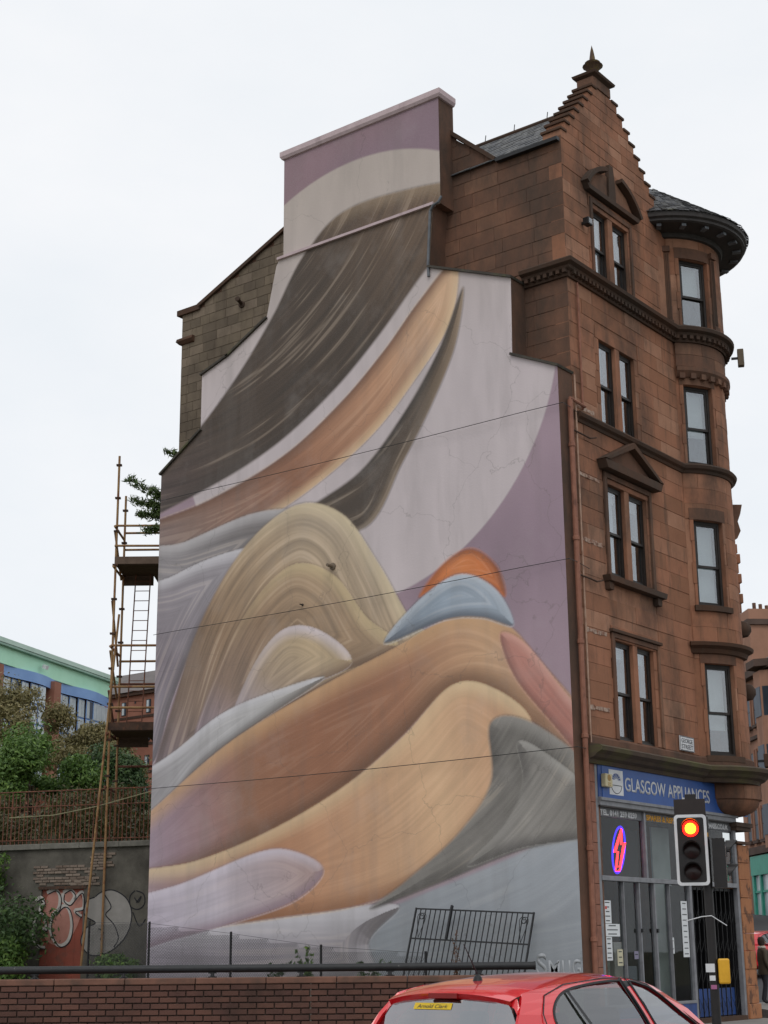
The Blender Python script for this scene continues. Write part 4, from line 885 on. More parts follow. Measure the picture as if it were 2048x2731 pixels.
# ------------------------------------------------------------------ chain link fence, leaning gate, weeds
CF = thing('chain_link_fence', 'sagging chain link fence on thin black posts in front of the painted gable', 'fence', (-8, -1.8, .9))
px_ = [(-13.2, 2.4), (-11.1, 2.34), (-8.46, 2.07), (-5.8, 1.76), (-3.0, 1.6)]
for x, z in px_: MB().tube((x+8, 0, 0), (x+8, 0, z-.9), .028, 8).build('post', m_black, CF)
top = lambda x: float(np.interp(x, [p[0] for p in px_], [p[1]-.04 for p in px_]))-.9
wm = MB(); x = -13.2
m_wire = M('galvanised_wire', '#4c4d50', '#3c3d40', 9, .6, 0)
for k in range(-30, 215):
    for sgn in (1, -1):
        x0 = -13.2+k*.052 if sgn > 0 else -13.2+k*.052
        pts = []
        for s in np.linspace(0, 1.5, 16):
            xx = x0+sgn*s*.75
            if -13.2 <= xx <= -3.0 and s <= top(xx): pts.append((xx+8, .012*sgn, s))
        if len(pts) > 1: wm.path([pts[0], pts[-1]], .0042, 3)
wm.build('wire_mesh', m_wire, CF, kind='stuff')
MB().path([(x+8, 0, z-.94-(.0)) for x, z in px_], .004, 4).build('top_wire', m_wire, CF)
GA = ob('leaning_gate', None); tag(GA, 'black wrought iron gate leaning askew against the foot of the gable', 'gate')
gx = Vector((2.96, .02, -.16)).normalized(); gz = Vector((.2, .42, 1.45)); gz = (gz-gx*gz.dot(gx)).normalized(); gy = gz.cross(gx)
GA.matrix_world = Matrix(((gx.x, gy.x, gz.x, -4.02), (gx.y, gy.y, gz.y, -1.28), (gx.z, gy.z, gz.z, .93), (0, 0, 0, 1)))
for z in (.02, .98, 1.62): MB().box(0, 2.97, -.012, .012, z-.014, z+.014).build('rail', m_black, GA)
for x in (0, 2.97): MB().box(x-.016, x+.016, -.016, .016, -.05, 1.64).build('stile', m_black, GA)
for k in range(1, 23): MB().tube((2.97*k/23, 0, .02), (2.97*k/23, 0, 1.62), .013, 6).build('bar', m_black, GA)
def spiral(cx, cz, r, s): return [(cx+s*r*(1-t*.75)*math.cos(t*9), -.015, cz+r*(1-t*.75)*math.sin(t*9)) for t in np.linspace(0, 1, 22)]
for x, s in ((.2, 1), (.2, -1), (2.77, 1), (2.77, -1)):
    MB().path([(x, -.015, 1.0), (x+s*.08, -.015, 1.3)]+spiral(x+s*.02, 1.45, .09, s), .007, 5).build('scroll', m_black, GA)
MB().box(.9, .94, -.03, .03, 1.0, 1.72).build('latch_bar', m_black, GA)

def leafcloud(name, m, parent, centers, n, size, rng, flat=.55, kind=None, asp=.42):
    c = np.array([x[:3] for x in centers]); r = np.array([x[3] for x in centers]); wts = r**2.2; wts /= wts.sum()
    idx = rng.choice(len(c), n, p=wts); d = rng.normal(size=(n, 3)); d /= np.linalg.norm(d, axis=1)[:, None]
    rad = r[idx]*np.where(rng.random(n) < .45, rng.uniform(.7, 1.1, n), np.minimum(np.abs(rng.normal(0, .7, n)), 1.35)); p = c[idx]+d*rad[:, None]*np.array([1, 1, .8])
    nn = d+rng.normal(size=(n, 3))*flat+np.array([0, 0, .45]); nn /= np.linalg.norm(nn, axis=1)[:, None]
    t = np.cross(nn, rng.normal(size=(n, 3))); t /= np.linalg.norm(t, axis=1)[:, None]; t[:, 2] -= .35; t /= np.linalg.norm(t, axis=1)[:, None]
    b = np.cross(nn, t); b /= np.maximum(1e-6, np.linalg.norm(b, axis=1)[:, None]); s = size*rng.uniform(.6, 1.35, n)[:, None]
    v = np.stack([p-t*s, p+b*s*asp-nn*s*.08, p+t*s-nn*s*.15, p-b*s*asp-nn*s*.08], 1).reshape(-1, 3); i = np.arange(n)*4
    q = np.stack([i, i+1, i+2, i, i+2, i+3], 1).reshape(-1, 3)
    me = bpy.data.meshes.new(name); me.vertices.add(len(v)); me.vertices.foreach_set('co', v.ravel().astype(np.float32)); me.loops.add(q.size); me.loops.foreach_set('vertex_index', q.ravel().astype(np.int32))
    me.polygons.add(len(q)); me.polygons.foreach_set('loop_start', np.arange(0, q.size, 3, dtype=np.int32)); me.polygons.foreach_set('loop_total', np.full(len(q), 3, dtype=np.int32)); me.update(calc_edges=True)
    me.materials.append(m); o = ob(name, me, parent)
    if kind: o['kind'] = kind
    return o
def leaf_mat(name, c1, c2, c3, sc=1.2):
    m, t, b = mat_nodes(name); col = mixc(t, ramp(t, noise(t, sc, 4, .7), .3, .7), lin(c1), lin(c2)); col = mixc(t, ramp(t, noise(t, sc*7, 3, .7), .45, .75), col, lin(c3))
    gi = n_(t, 'ShaderNodeNewGeometry'); col = mixc(t, ramp(t, gi.outputs['Random Per Island'], 0, 1, 0, .4), col, tuple(x*.5 for x in lin(c2))); col = mixc(t, ramp(t, gi.outputs['Random Per Island'], .8, 1, 0, .6), col, tuple(min(1, x*1.3) for x in lin(c3)))
    t.links.new(col, b.inputs['Base Color']); b.inputs['Roughness'].default_value = .5; b.inputs['Specular IOR Level'].default_value = .3
    out = [n for n in t.nodes if n.type == 'OUTPUT_MATERIAL'][0]; tl = n_(t, 'ShaderNodeBsdfTranslucent'); t.links.new(col, tl.inputs[0]); ms = n_(t, 'ShaderNodeMixShader'); ms.inputs[0].default_value = .28
    t.links.new(b.outputs[0], ms.inputs[1]); t.links.new(tl.outputs[0], ms.inputs[2]); t.links.new(ms.outputs[0], out.inputs[0]); return m
m_lgreen = leaf_mat('green_leaves', '#5a7836', '#486833', '#7f9a4c'); m_ldark = leaf_mat('dark_leaves', '#465e39', '#3a5132', '#627a47'); m_lolive = leaf_mat('olive_leaves', '#857c52', '#74714a', '#998a62'); m_bark = M('bark', '#5a4a3a', '#41362b', 6, .95, .5, stretch=(1, 1, .3))
nr = np.random.default_rng(12)
def weed(name, lb, x, y, z, h, n, m, spread=.2, grp='weeds growing along the foot of the gable', sz=.05):
    o = thing(name, lb, 'weed', (x, y, z), 0, grp); st = MB(); cs = []
    for k in range(5):
        tx, ty = nr.uniform(-spread, spread, 2); hh = h*nr.uniform(.6, 1); st.path([(0, 0, 0), (tx*.4, ty*.4, hh*.5), (tx, ty, hh)], .006, 4, .002); cs += [(tx*f_, ty*f_, hh*f_, .05+.05*(1-f_)) for f_ in (.3, .5, .7, .9, 1)]
    st.build('stem', m_bark, o); leafcloud('leaves', m, o, cs, n, sz, nr); return o
weed('weed', 'leafy green weed against the pale fold of the mural', -6.4, -1.5, .9, .95, 260, m_lgreen, .3); weed('weed', 'low weed at the left end of the wire fence', -12.2, -1.6, .9, .6, 200, m_lgreen, .35)
weed('weed', 'low weed between the fence posts', -7.6, -1.4, .9, .55, 220, m_ldark, .4); weed('weed', 'low straggling weed left of the leaning gate', -4.9, -1.4, .9, .5, 220, m_ldark, .4)
weed('buddleia_spike', 'tall brownish flower spike in front of the leaning gate', -2.3, -1.7, .9, 1.15, 160, leaf_mat('seed_spike', '#6a4a3c', '#54402f', '#7d5a48'), .07, sz=.03)

# ------------------------------------------------------------------ retaining wall with blocked door and railings
m_harl = M('dark_roughcast', '#625e56', '#4e4b44', 2.2, .95, .6, stain=(.7, '#2b2823', .46, .66, .75, (1, 1, 1)))
RW = thing('retaining_wall', 'grey roughcast retaining wall with a blocked red doorway and graffiti', 'wall', RWP, RWA)
mb = MB()
for u0, u1, z0, z1 in wallrects(-14, 1.3, .6, 4.33, [(-3.14, -1.84, .6, 3.28)]): mb.box(u0, u1, 0, .5, z0, z1)
mb.build('wall_core', m_harl, RW)
u = -14
while u < 1.3: bevel(MB().box(u+.004, min(1.3, u+1.2)-.004, -.08, .58, 4.332, 4.48).build('coping_slab', m_concrete, RW), .015); u += 1.2
m_reddoor = M('faded_red_boarding', '#8d4a3b', '#783f33', 2, .85, .3, stain=(3, '#5e4a40', .52, .68, .7, (1, 1, 1)))
for k in range(5): MB().box(-3.14+k*.26+.002, -3.14+(k+1)*.26-.002, .06, .09, .6, 3.28).build('door_board', m_reddoor, RW)
MB().box(-3.22, -1.76, -.03, .2, 3.282, 3.36).build('door_lintel', m_rustd, RW)
m_pb = M('exposed_brick', '#756a60', '#5d4d42', 7, .95, .5, rand=('#86786c', .9)); ebm = cham(.215, .065, .03).mesh('brick', m_pb)
for u0, u1, z0, z1 in ((-3.45, -1.5, 3.38, 3.95), (-1.75, -.9, 3.75, 4.25), (-2.3, -1.3, 3.36, 3.6)):
    i = 0; z = z0
    while z < z1-.06:
        u = u0+(.11 if i % 2 else 0)+rnd.uniform(0, .08)
        while u < u1-.2:
            if rnd.random() < .8: ob('brick', ebm, RW, (u+.11, -.002+rnd.uniform(-.004, .004), z+.037))
            u += .225
        z += .075; i += 1
m_gw = M('white_spray', '#b9b4ae', '#a09b95', 5, .9, 0); m_gb = M('black_spray', '#26262a', '#1c1c20', 5, .9, 0); m_gf = M('faint_spray', '#8f8b87', '#7d7a75', 3, .9, .2); m_gp = M('pale_red_spray', '#a8786c', '#97695d', 3, .9, .2)
def ribbon(pts, wd, y):
    P = catmull(pts, 6, False); mb = MB(); n = len(P)
    for i in range(n):
        t = P[min(i+1, n-1)]-P[max(i-1, 0)]; t = t/max(1e-6, np.hypot(*t)); q = np.array([-t[1], t[0]])*wd/2; mb.v += [(P[i][0]+q[0], y, P[i][1]+q[1]), (P[i][0]-q[0], y, P[i][1]-q[1])]
    mb.f = [(2*i, 2*i+1, 2*i+3, 2*i+2) for i in range(n-1)]; return mb
def blob(pts, y, m, nm='sprayed_fill'):
    P = catmull(pts, 6); mb = MB(); mb.prism([tuple(p) for p in P], lambda u, z: (u, y, z), lambda u, z: (u, y+.001, z)); return mb.build(nm, m, RW)
g1 = [[(-3.3, 3.0), (-3.15, 3.08), (-3.05, 2.95), (-3.15, 2.75), (-2.98, 2.5), (-2.95, 2.25), (-3.08, 2.3)], [(-3.0, 3.2), (-2.75, 3.28), (-2.6, 3.1), (-2.62, 2.8), (-2.8, 2.6), (-2.85, 2.25), (-2.6, 1.85), (-2.3, 1.95), (-2.2, 2.35), (-2.3, 2.75), (-2.5, 2.85), (-2.75, 2.6)], [(-2.5, 3.2), (-2.3, 3.28), (-2.15, 3.1), (-2.3, 2.9), (-2.5, 3.0), (-2.5, 3.2)], [(-2.15, 3.0), (-1.92, 3.2), (-1.86, 2.8), (-2.12, 2.72), (-1.88, 2.55)], [(-3.28, 2.6), (-3.35, 2.2), (-3.2, 1.85), (-2.9, 1.78)]]
g2 = [[(-1.5, 3.05), (-1.75, 2.95), (-1.78, 2.6), (-1.45, 2.4), (-1.75, 2.25), (-1.86, 1.9), (-1.6, 1.6), (-1.2, 1.6), (-.85, 1.75), (-.5, 2.1), (-.38, 2.6), (-.55, 3.0), (-.95, 3.22), (-1.3, 3.18), (-1.5, 3.05)], [(-1.2, 3.1), (-1.0, 2.8), (-1.15, 2.6), (-.9, 2.35), (-.75, 2.0), (-.9, 1.75)], [(-1.35, 2.25), (-1.2, 2.15), (-1.3, 1.95)], [(-.3, 3.2), (-.45, 3.05), (-.42, 2.8), (-.2, 2.72), (-.02, 2.85), (-.05, 3.1), (-.3, 3.2)], [(-.32, 3.02), (-.2, 2.9), (-.12, 3.05), (-.28, 2.86)], [(-.35, 2.65), (-.15, 2.3), (.05, 2.5)]]
blob([(-2.95, 3.15), (-2.6, 3.2), (-2.1, 3.2), (-1.9, 2.9), (-2.0, 2.4), (-2.3, 1.95), (-2.7, 1.85), (-3.05, 2.1), (-3.1, 2.6)], .055, m_gp); blob(g2[0][:-1], -.004, m_gf)
for P in g1: ribbon(P, .085, .05 if min(p[0] for p in P) > -3.1 and max(p[0] for p in P) < -1.85 else -.006).build('spray_line', m_gw, RW); ribbon([(u+.05, z-.04) for u, z in P], .03, .048 if min(p[0] for p in P) > -3.1 and max(p[0] for p in P) < -1.9 else -.008).build('spray_line', m_gb, RW)
for P in g2: ribbon(P, .03, -.008).build('spray_line', m_gb, RW)
RF = thing('railing_fence', 'rusty upright bar railings along the top of the retaining wall', 'fence', RWp(0, .2, 4.48), RWA)
k = 0; u = -12.0
while u < 1.25:
    lean = rnd.uniform(-.02, .02); big = k % 12 == 0
    MB().tube((u, 0, 0), (u+lean, 0, 1.44-(0 if big else .06)), .024 if big else .015, 6).build('bar', m_rust, RF); u += .128; k += 1
for z, r in ((1.43, .018), (1.02, .014), (.12, .014)): MB().path([(-12, -.015, z), (-6, -.015, z+.02), (1.25, -.015, z-.04)], r, 6).build('rail', m_rust, RF)
tag(MB().path([RWp(-4.2, -.1, 5.2), RWp(-2.8, -.12, 5.22), RWp(-1.5, -.12, 5.4), RWp(.2, -.1, 5.75)], .014, 6).build('loose_cable', M('pale_hose', '#8f8b6c', '#757256', 5, .8, .1)), 'pale hose sagging along the rusty railings', 'hose')

# ------------------------------------------------------------------ scaffold and ladder
SCP = Vector((-13.768, 1.0, 0)); m_scf = M('weathered_scaffold_tube', '#a08258', '#815f42', 5, .75, .2, stain=(4, '#7a4630', .5, .66, .8, (1, 1, 1)), metal=.15)
SC = thing('scaffold', 'rusty tube scaffold with two board platforms rising beside the gable edge', 'scaffold', SCP, YAW)
BK = 1.3
for x, y, z0, z1, dx in ((-1.42, 0, .9, 15.2, 0), (-1.42, BK, 4.6, 14.4, 0), (.9, BK, 4.6, 14.0, 0), (.9, 0, 4.6, 13.4, 0)):
    MB().tube((x+.03, y, z0), (x, y, z1), .033, 8).build('standard', m_scf if z1 > 14 else m_rust, SC)
    z = 6.2
    while z < z1-.1: MB().obox((x, y, z), (.075, 0, 0), (0, .05, 0), (0, 0, .025)).build('coupler', m_rustd, SC); z += .97
for z in (13.14, 12.56, 9.74, 8.6, 8.03, 10.9): 
    if z != 10.9: MB().tube((-1.45, -.05, z), (1.0, -.05, z-.02), .033, 8).build('ledger', m_scf, SC)
for z in (13.3, 12.8, 9.55, 6.6, 8.9): MB().tube((-1.45, BK+.05, z), (1.0, BK+.05, z), .033, 8).build('ledger', m_scf if z > 9 else m_rust, SC)
for z, m in ((11.95, m_scf), (7.33, m_rust), (9.7, m_scf), (13.1, m_scf), (5.9, m_rust)): MB().tube((-1.45, -.15, z), (-1.45, BK+.2, z+.02), .033, 8).build('transom', m, SC)
for z0, z1, m in ((11.0, 9.4, m_scf), (13.0, 11.9, m_scf), (8.5, 7.4, m_rust), (9.6, 8.5, m_scf)): MB().tube((-1.47, 0, z0), (-1.47, BK, z1), .031, 8).build('brace', m, SC)
MB().tube((-1.9, -.1, 1.2), (-1.25, -.08, 10.6), .031, 8).build('raking_tube', m_scf, SC)
m_board = M('scaffold_board', '#5c4a3c', '#463930', 4, .9, .3, stretch=(1, 6, 6))
for zp, m in ((12.02, m_board), (7.4, m_board)):
    for k in range(11):
        u1 = 1.0; u0 = -1.42 if k < 6 else -.55
        bevel(MB().box(u0, u1, .0+k*.232, .0+k*.232+.225, zp, zp+.04).build('platform_board', m, SC), .005)
    MB().box(-1.44, 1.0, -.045, -.01, zp+.02, zp+.23).build('toe_board', M('toe_board_wood', '#6d5c50', '#57483e', 4, .9, .2) if zp > 10 else m_rustd, SC)
    MB().box(-1.44, -.56, 1.41, 1.45, zp-.26, zp+.02).build('back_board', m_board, SC)
LD = thing('ladder', 'rusty metal ladder between the two scaffold platforms', 'ladder', SCP, YAW)
a, b = Vector((-1.12, .95, 7.5)), Vector((-1.02, 1.12, 12.1)); a2, b2 = a+Vector((.42, 0, 0)), b+Vector((.42, 0, 0))
MB().tube(a, b, .018, 6).build('stile', m_rust, LD); MB().tube(a2, b2, .018, 6).build('stile', m_rust, LD)
for k in range(1, 16):
    p, q = a.lerp(b, k/16), a2.lerp(b2, k/16); MB().tube(p, q, .012, 6).build('rung', m_rust, LD)
SB = thing('wall_shrub', 'leafy shrub sprouting from the rear wall above the scaffold', 'shrub', (-13.2, 1.3, 13.2))
st = MB(); cs = []
def scl(u, z): p = SCP+RH*u; return (p.x+13.2, p.y-1.3, z-13.2)
for tgt in ((-1.1, 14.5), (-.95, 13.9), (-.75, 13.5), (-.6, 13.0), (-.4, 14.2), (-.3, 13.5), (-.15, 13.9), (-.5, 13.8), (.0, 14.4), (.1, 15.3), (-.1, 15.35)):
    e = scl(*tgt); s0 = scl(.7, 13.3 if tgt[1] < 15 else 14.8); mid = tuple((s0[i]+e[i])/2+(0, 0, .15)[i] for i in range(3)); st.path([s0, mid, e], .03, 5, .008)
    for f_ in np.linspace(.45, 1, 6): cs.append(tuple(s0[i]+(e[i]-s0[i])*f_ for i in range(3))+(.17 if tgt[1] < 15 else .1,))
st.build('branch', m_bark, SB); leafcloud('foliage', leaf_mat('buddleia_leaves', '#4f6436', '#3d5230', '#76864f'), SB, cs, 3600, .1, nr, asp=.2)

# ------------------------------------------------------------------ trees on the bank
def tree(name, lb, lat, dep, z0, zc, rx, rz, n, m, leaf=.12, seed=0, grp='trees on the bank behind the railings'):
    rg = np.random.default_rng(seed); p = LF(lat, dep, z0); t = thing(name, lb, 'tree', p, 0, grp); h = zc-z0; st = MB()
    st.path([(0, 0, -.3), (.06, .03, h*.35), (-.05, .05, h*.8), (.05, 0, h*1.1)], .17, 8, .05); cs = []
    for k in range(20):
        d = rg.normal(size=3); d /= np.linalg.norm(d); q = np.array([d[0]*rx*.72, d[1]*rx*.72, h+d[2]*rz*.75]); cs.append((*q, rg.uniform(.45, .9)*min(rx, rz)*.42)); z_ = h*rg.uniform(.35, .8)
        if k < 14: st.path([(0, .03, z_), tuple(q*.55+np.array([0, 0, z_])*.45), tuple(q)], .055, 5, .012)
    cs2 = []
    for c in cs:
        for j in range(5):
            d = rg.normal(size=3); d /= np.linalg.norm(d); cs2.append((c[0]+d[0]*c[3]*.8, c[1]+d[1]*c[3]*.8, c[2]+d[2]*c[3]*.7, c[3]*rg.uniform(.3, .6)))
    st.build('trunk', m_bark, t, smooth=True); leafcloud('crown', m, t, cs+cs2, n, leaf, rg); return t
tree('broadleaf_tree', 'bright green broadleaf tree nearest the rusty railings', -12.0, 53, 4.8, 6.9, 2.5, 2.2, 34000, m_lgreen, .075, 1)
tree('broadleaf_tree', 'dark green tree between the railings and the scaffold', -10.2, 56, 5.0, 6.8, 1.9, 2.2, 28000, m_ldark, .075, 2)
tree('broadleaf_tree', 'tall olive brown tree in front of the mint green building', -15.4, 66, 5.5, 10.7, 2.8, 2.9, 32000, m_lolive, .08, 3)
tree('broadleaf_tree', 'smaller olive brown tree right of the tall olive one', -12.4, 68, 5.6, 9.1, 2.2, 2.4, 24000, m_lolive, .08, 4)
tree('broadleaf_tree', 'dark green tree at the left edge of the picture', -14.8, 52, 4.8, 6.9, 1.8, 1.9, 20000, m_ldark, .075, 5)
tree('broadleaf_tree', 'mid green tree behind the others on the bank', -17.5, 60, 5.2, 8.4, 2.4, 2.4, 20000, m_lgreen, .08, 6)
cs = []
for k in range(170):
    u = nr.uniform(-9, 1.6); v = nr.uniform(.7, 7); p = RWp(u, v, 4.5+v*.15+nr.uniform(0, 1.0)*(.4 if v < 2 else 1)); cs.append((p.x, p.y, p.z, nr.uniform(.2, .55)))
tag(leafcloud('undergrowth', leaf_mat('undergrowth_leaves', '#3d4827', '#54472e', '#5f6134', .9), None, cs, 16000, .085, nr), 'mixed green and brown undergrowth behind the railings', 'undergrowth', kind='stuff')
def bush(lb, x, y, z, r, n, m, seed):
    rg = np.random.default_rng(seed); t = thing('bush', lb, 'bush', (x, y, z), 0, 'bushes at the foot of the retaining wall'); cs = []; st = MB()
    for k in range(14):
        a = rg.uniform(0, 6.28); q = rg.uniform(0, r*.8); zz = rg.uniform(.1, .95)*r*1.0; cs.append((q*math.cos(a), q*math.sin(a), zz, rg.uniform(.25, .5)*r)); st.path([(0, 0, 0), (q*math.cos(a)*.6, q*math.sin(a)*.6, zz*.7), (q*math.cos(a), q*math.sin(a), zz)], .02, 4, .006)
    st.build('stem', m_bark, t); leafcloud('foliage', m, t, cs, n, .07, rg)
p = RWp(-3.25, -1.6); bush('large green bush at the left in front of the graffiti', p.x, p.y, .9, 1.0, 6000, m_lgreen, 21)
p = RWp(-3.9, -1.4); bush('dark bush at the left picture edge by the retaining wall', p.x, p.y, .9, 1.9, 8000, m_ldark, 22)
p = RWp(-.35, -.6); bush('small green bush beneath the right graffiti', p.x, p.y, .9, .6, 2600, m_lgreen, 23)
p = RWp(-4.7, -.5); bush('sprig of bush hanging beside the coping at the left edge', p.x, p.y, 3.3, 1.0, 2600, m_lgreen, 24)

# ------------------------------------------------------------------ far buildings on the hill, left
def frame_obj(name, lb, cat, A, Bv):
    d = Bv-A; a = math.atan2(d.y, d.x); return thing(name, lb, cat, (A.x, A.y, 4), a), d.length
A, Bv = LF(-35.5, 119), LF(-26.7, 148); CG, L = frame_obj('college_building', 'modern building with mint green eaves band, blue frames and brick piers on the hill', 'building', A, Bv)
# local x runs away along the facade, facade faces -y; heights are above the empty (z - 4)
m_mint = M('mint_cladding', '#c0f2d6', '#b2e8c9', .5, .6, .02); m_bluef = M('blue_cladding', '#84a6d6', '#7496c8', .6, .6, .02); m_fbrick = M('far_brick', '#9a6a58', '#8a5c4b', .9, .9, .1)
ZT = 27.3-4
MB().box(0, L, .3, 14, -1, ZT-.4).build('wall', m_fbrick, CG)
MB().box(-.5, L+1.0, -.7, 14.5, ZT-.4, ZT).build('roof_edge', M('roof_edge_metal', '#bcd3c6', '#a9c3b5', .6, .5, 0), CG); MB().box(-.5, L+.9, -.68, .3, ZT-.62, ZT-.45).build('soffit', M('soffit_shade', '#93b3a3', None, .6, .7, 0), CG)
MB().box(-.4, L+.3, -.25, .3, ZT-2.05, ZT-.62).build('eaves_band', m_mint, CG); 
nb = 40; fb = MB(); cv = lambda x: -.35+.28*math.sin(x*.62+1.0)
for k in range(nb): x0, x1 = L*k/nb, L*(k+1)/nb; fb.add([(x0, cv(x0), ZT-2.95), (x1, cv(x1), ZT-2.95), (x1, cv(x1), ZT-2.04), (x0, cv(x0), ZT-2.04), (x0, .3, ZT-2.04), (x1, .3, ZT-2.04)], [(0, 1, 2, 3), (3, 2, 5, 4)])
fb.build('blue_band', m_bluef, CG)
for x in (9.3, 19.2): MB().box(x-.6, x+.6, -.75, .3, 0, ZT-2.3).build('brick_pier', m_fbrick, CG)
m_fg = M('pale_glazing', '#c3ccd0', '#a9b4ba', .7, .25, 0, spec=.6); m_fd = M('dark_glazing', '#4a5564', '#3c4652', .7, .5, 0)
x = 1.0; k = 0
while x < L-1:
    if not any(abs(x+.6-p) < 1.3 for p in (9.3, 19.2)):
        for r in range(5):
            z1 = ZT-3.0-r*1.75; dark = (k % 5 == 4); wd = ob('window', None, CG, (x, cv(x)+.1, z1-1.7)); MB().box(.0, 1.2, .05, .12, 0, 1.7).build('frame', m_bluef, wd)
            for j in (0, 1): MB().box(.06+j*.57, .58+j*.57, .02, .06, .06, 1.62).build('pane', (m_fd if dark and j else m_fg) if r != 2 or not dark else m_bluef, wd)
    x += 1.28; k += 1
for x in (3, 13, 14.5): MB().tube((x, 1, ZT), (x, 1, ZT+.5), .12, 8).build('roof_vent', m_lead, CG)
fl = MB(); fl.obox((16.8, -.75, ZT-1.35), (.22, 0, 0), (0, .18, .08), (0, -.06, .16)); fl.build('flood_lamp', m_white, CG)
A, Bv = LF(-30.5, 158), LF(-19, 149.2); AP, L = frame_obj('brick_apartment_block', 'red brick apartment block with dark roof and string courses behind the scaffold', 'building', A, Bv)
MB().box(0, L, 0, 10, -1, 22.7).build('wall', m_fbrick, AP); MB().box(-.3, L+.3, -.35, 0, 22.4, 22.75).build('eaves', m_rustd, AP)
rf = MB(); rf.add([(-.5, -.5, 22.75), (L+.5, -.5, 22.75), (L+.5, 5, 25.9), (-.5, 5, 25.9), (L+.5, 10.5, 22.75), (-.5, 10.5, 22.75)], [(0, 1, 2, 3), (3, 2, 4, 5), (0, 3, 5), (1, 4, 2)]); rf.build('roof', M('far_roof_tile', '#6d6664', '#5d5856', .8, .85, .1), AP)
for f_ in range(6):
    z = 22.2-f_*2.75; MB().box(-.01, L+.01, -.06, 0, z-2.1, z-1.85).build('string_course', m_rustd, AP)
    for x in (2.1, 5.4, 8.9, 12.0):
        wd = ob('window', None, AP, (x, -.0, z-1.7)); MB().box(-.32, .32, -.05, .0, 0, 1.35).build('frame', m_black, wd); MB().box(-.24, .05, -.07, -.045, .08, 1.27).build('pane', m_fg, wd); MB().box(.08, .25, -.07, -.045, .08, 1.27).build('pane', m_fd, wd)
    for x in (3.7, 7.0, 10.4): MB().box(x-.1, x+.1, -.05, 0, z-.6, z-.4).build('vent', m_black, AP)

# ------------------------------------------------------------------ High Street tenement, right
A = LF(27.06, 99); d = FH*math.cos(R_(4.5))-RH*math.sin(R_(4.5)); TN = thing('high_street_tenement', 'red sandstone tenement with teal shopfront far down the street at the right', 'building', (A.x, A.y, 3.2), math.atan2(d.y, d.x))
# local x runs away up the street, facade faces +y (towards the street)
m_fs = M('far_red_sandstone', '#a87d68', '#95705c', .7, .9, .15, stain=(.5, '#5a4238', .52, .7, .5)); m_fsd = M('far_dark_sandstone', '#5b4a42', '#483a34', .8, .9, .2)
MB().box(-6, 15.5, -10, -.02, -2, 17.3).build('wall', m_fs, TN)
for z0, z1, e in ((16.9, 17.4, .5), (12.6, 12.85, .18), (8.6, 8.85, .18), (4.7, 5.2, .4)): MB().box(-6.05, 15.55, -.02, e, z0, z1).build('cornice', m_fsd, TN)
rf = MB(); rf.add([(-6, .3, 17.4), (15.5, .3, 17.4), (15.5, -5, 21), (-6, -5, 21), (15.5, -10, 17.4), (-6, -10, 17.4)], [(0, 1, 2, 3), (3, 2, 4, 5), (0, 3, 5), (1, 4, 2)]); rf.build('roof', m_slate, TN)
MB().box(12.6, 14.6, -4, -.6, 17.4, 22.4).build('chimney', m_fs, TN); MB().box(12.4, 14.8, -4.2, -.4, 21.2, 21.6).build('chimney_band', m_fsd, TN)
for k in range(4): MB().tube((13.0+.4*k, -1.2-.6*k, 22.4), (13.0+.4*k, -1.2-.6*k, 22.9), .14, 8).build('chimney_pot', m_side, TN)
for f_ in range(3):
    z = 5.7+f_*3.95
    for x in (-4, -2.4, 3.0, 4.6, 9.0, 10.6, 12.2, 13.8):
        wd = ob('window', None, TN, (x, 0, z)); MB().box(-.42, .42, -.1, .03, 0, 2.1).build('frame', m_sash, wd); MB().box(-.34, .34, .03, .05, .08, 1.0).build('pane', m_fd, wd); MB().box(-.34, .34, .03, .05, 1.08, 2.0).build('pane', m_fd, wd)
        MB().box(-.55, .55, -.02, .25, -.22, -.02).build('sill', m_fsd, wd); MB().box(-.6, -.44, -.02, .1, -.02, 2.3).build('surround', m_fs, wd); MB().box(.44, .6, -.02, .1, -.02, 2.3).build('surround', m_fs, wd)
    bay = MB(); bay.prism([(6.0, 0), (6.6, .9), (8.0, .9), (8.6, 0)], lambda x, y: (x, y, z-.8), lambda x, y: (x, y, z+3.15)); bay.build('bay', m_fs, TN)
    for x0, y0, x1, y1 in ((6.7, .92, 7.9, .92), (6.1, .17, 6.5, .77), (8.1, .77, 8.5, .17)): MB().obox(((x0+x1)/2, (y0+y1)/2, z+1.05), ((x1-x0)/2, (y1-y0)/2, 0), (.02, .03, 0), (0, 0, 1.0)).build('bay_window', m_fd, TN)
cp = MB(); cp.prism([(5.7, 0), (6.4, 1.3), (8.2, 1.3), (8.9, 0)], lambda x, y: (x, y, 17.0), lambda x, y: (x, y, 17.5)); cp.build('bay_roof', m_fsd, TN)
m_teal = M('teal_paint', '#3fa08a', '#358f7b', 2, .5, .03)
for x0, x1 in ((6.2, 6.5), (8.9, 9.2), (11.6, 11.9), (13.2, 13.6)): MB().box(x0, x1, 0, .25, -.4, 4.0).build('teal_post', m_teal, TN)
MB().box(6.2, 13.6, 0, .3, 3.3, 4.6).build('teal_fascia', m_teal, TN); MB().box(6.4, 13.4, .0, .22, -.4, .4).build('teal_riser', m_teal, TN); MB().box(6.4, 13.4, .0, .2, 2.1, 2.25).build('teal_transom', m_teal, TN)
for x0, x1 in ((6.5, 8.9), (9.2, 11.6), (11.9, 13.2)): MB().box(x0, x1, 0, .08, .4, 3.3).build('shop_pane', m_fg, TN)
MB().box(1.5, 5.9, .1, .25, 3.3, 4.6).build('white_fascia', m_white, TN); MB().box(1.5, 5.9, .0, .1, -.4, 3.3).build('shop_pane', m_fd, TN)
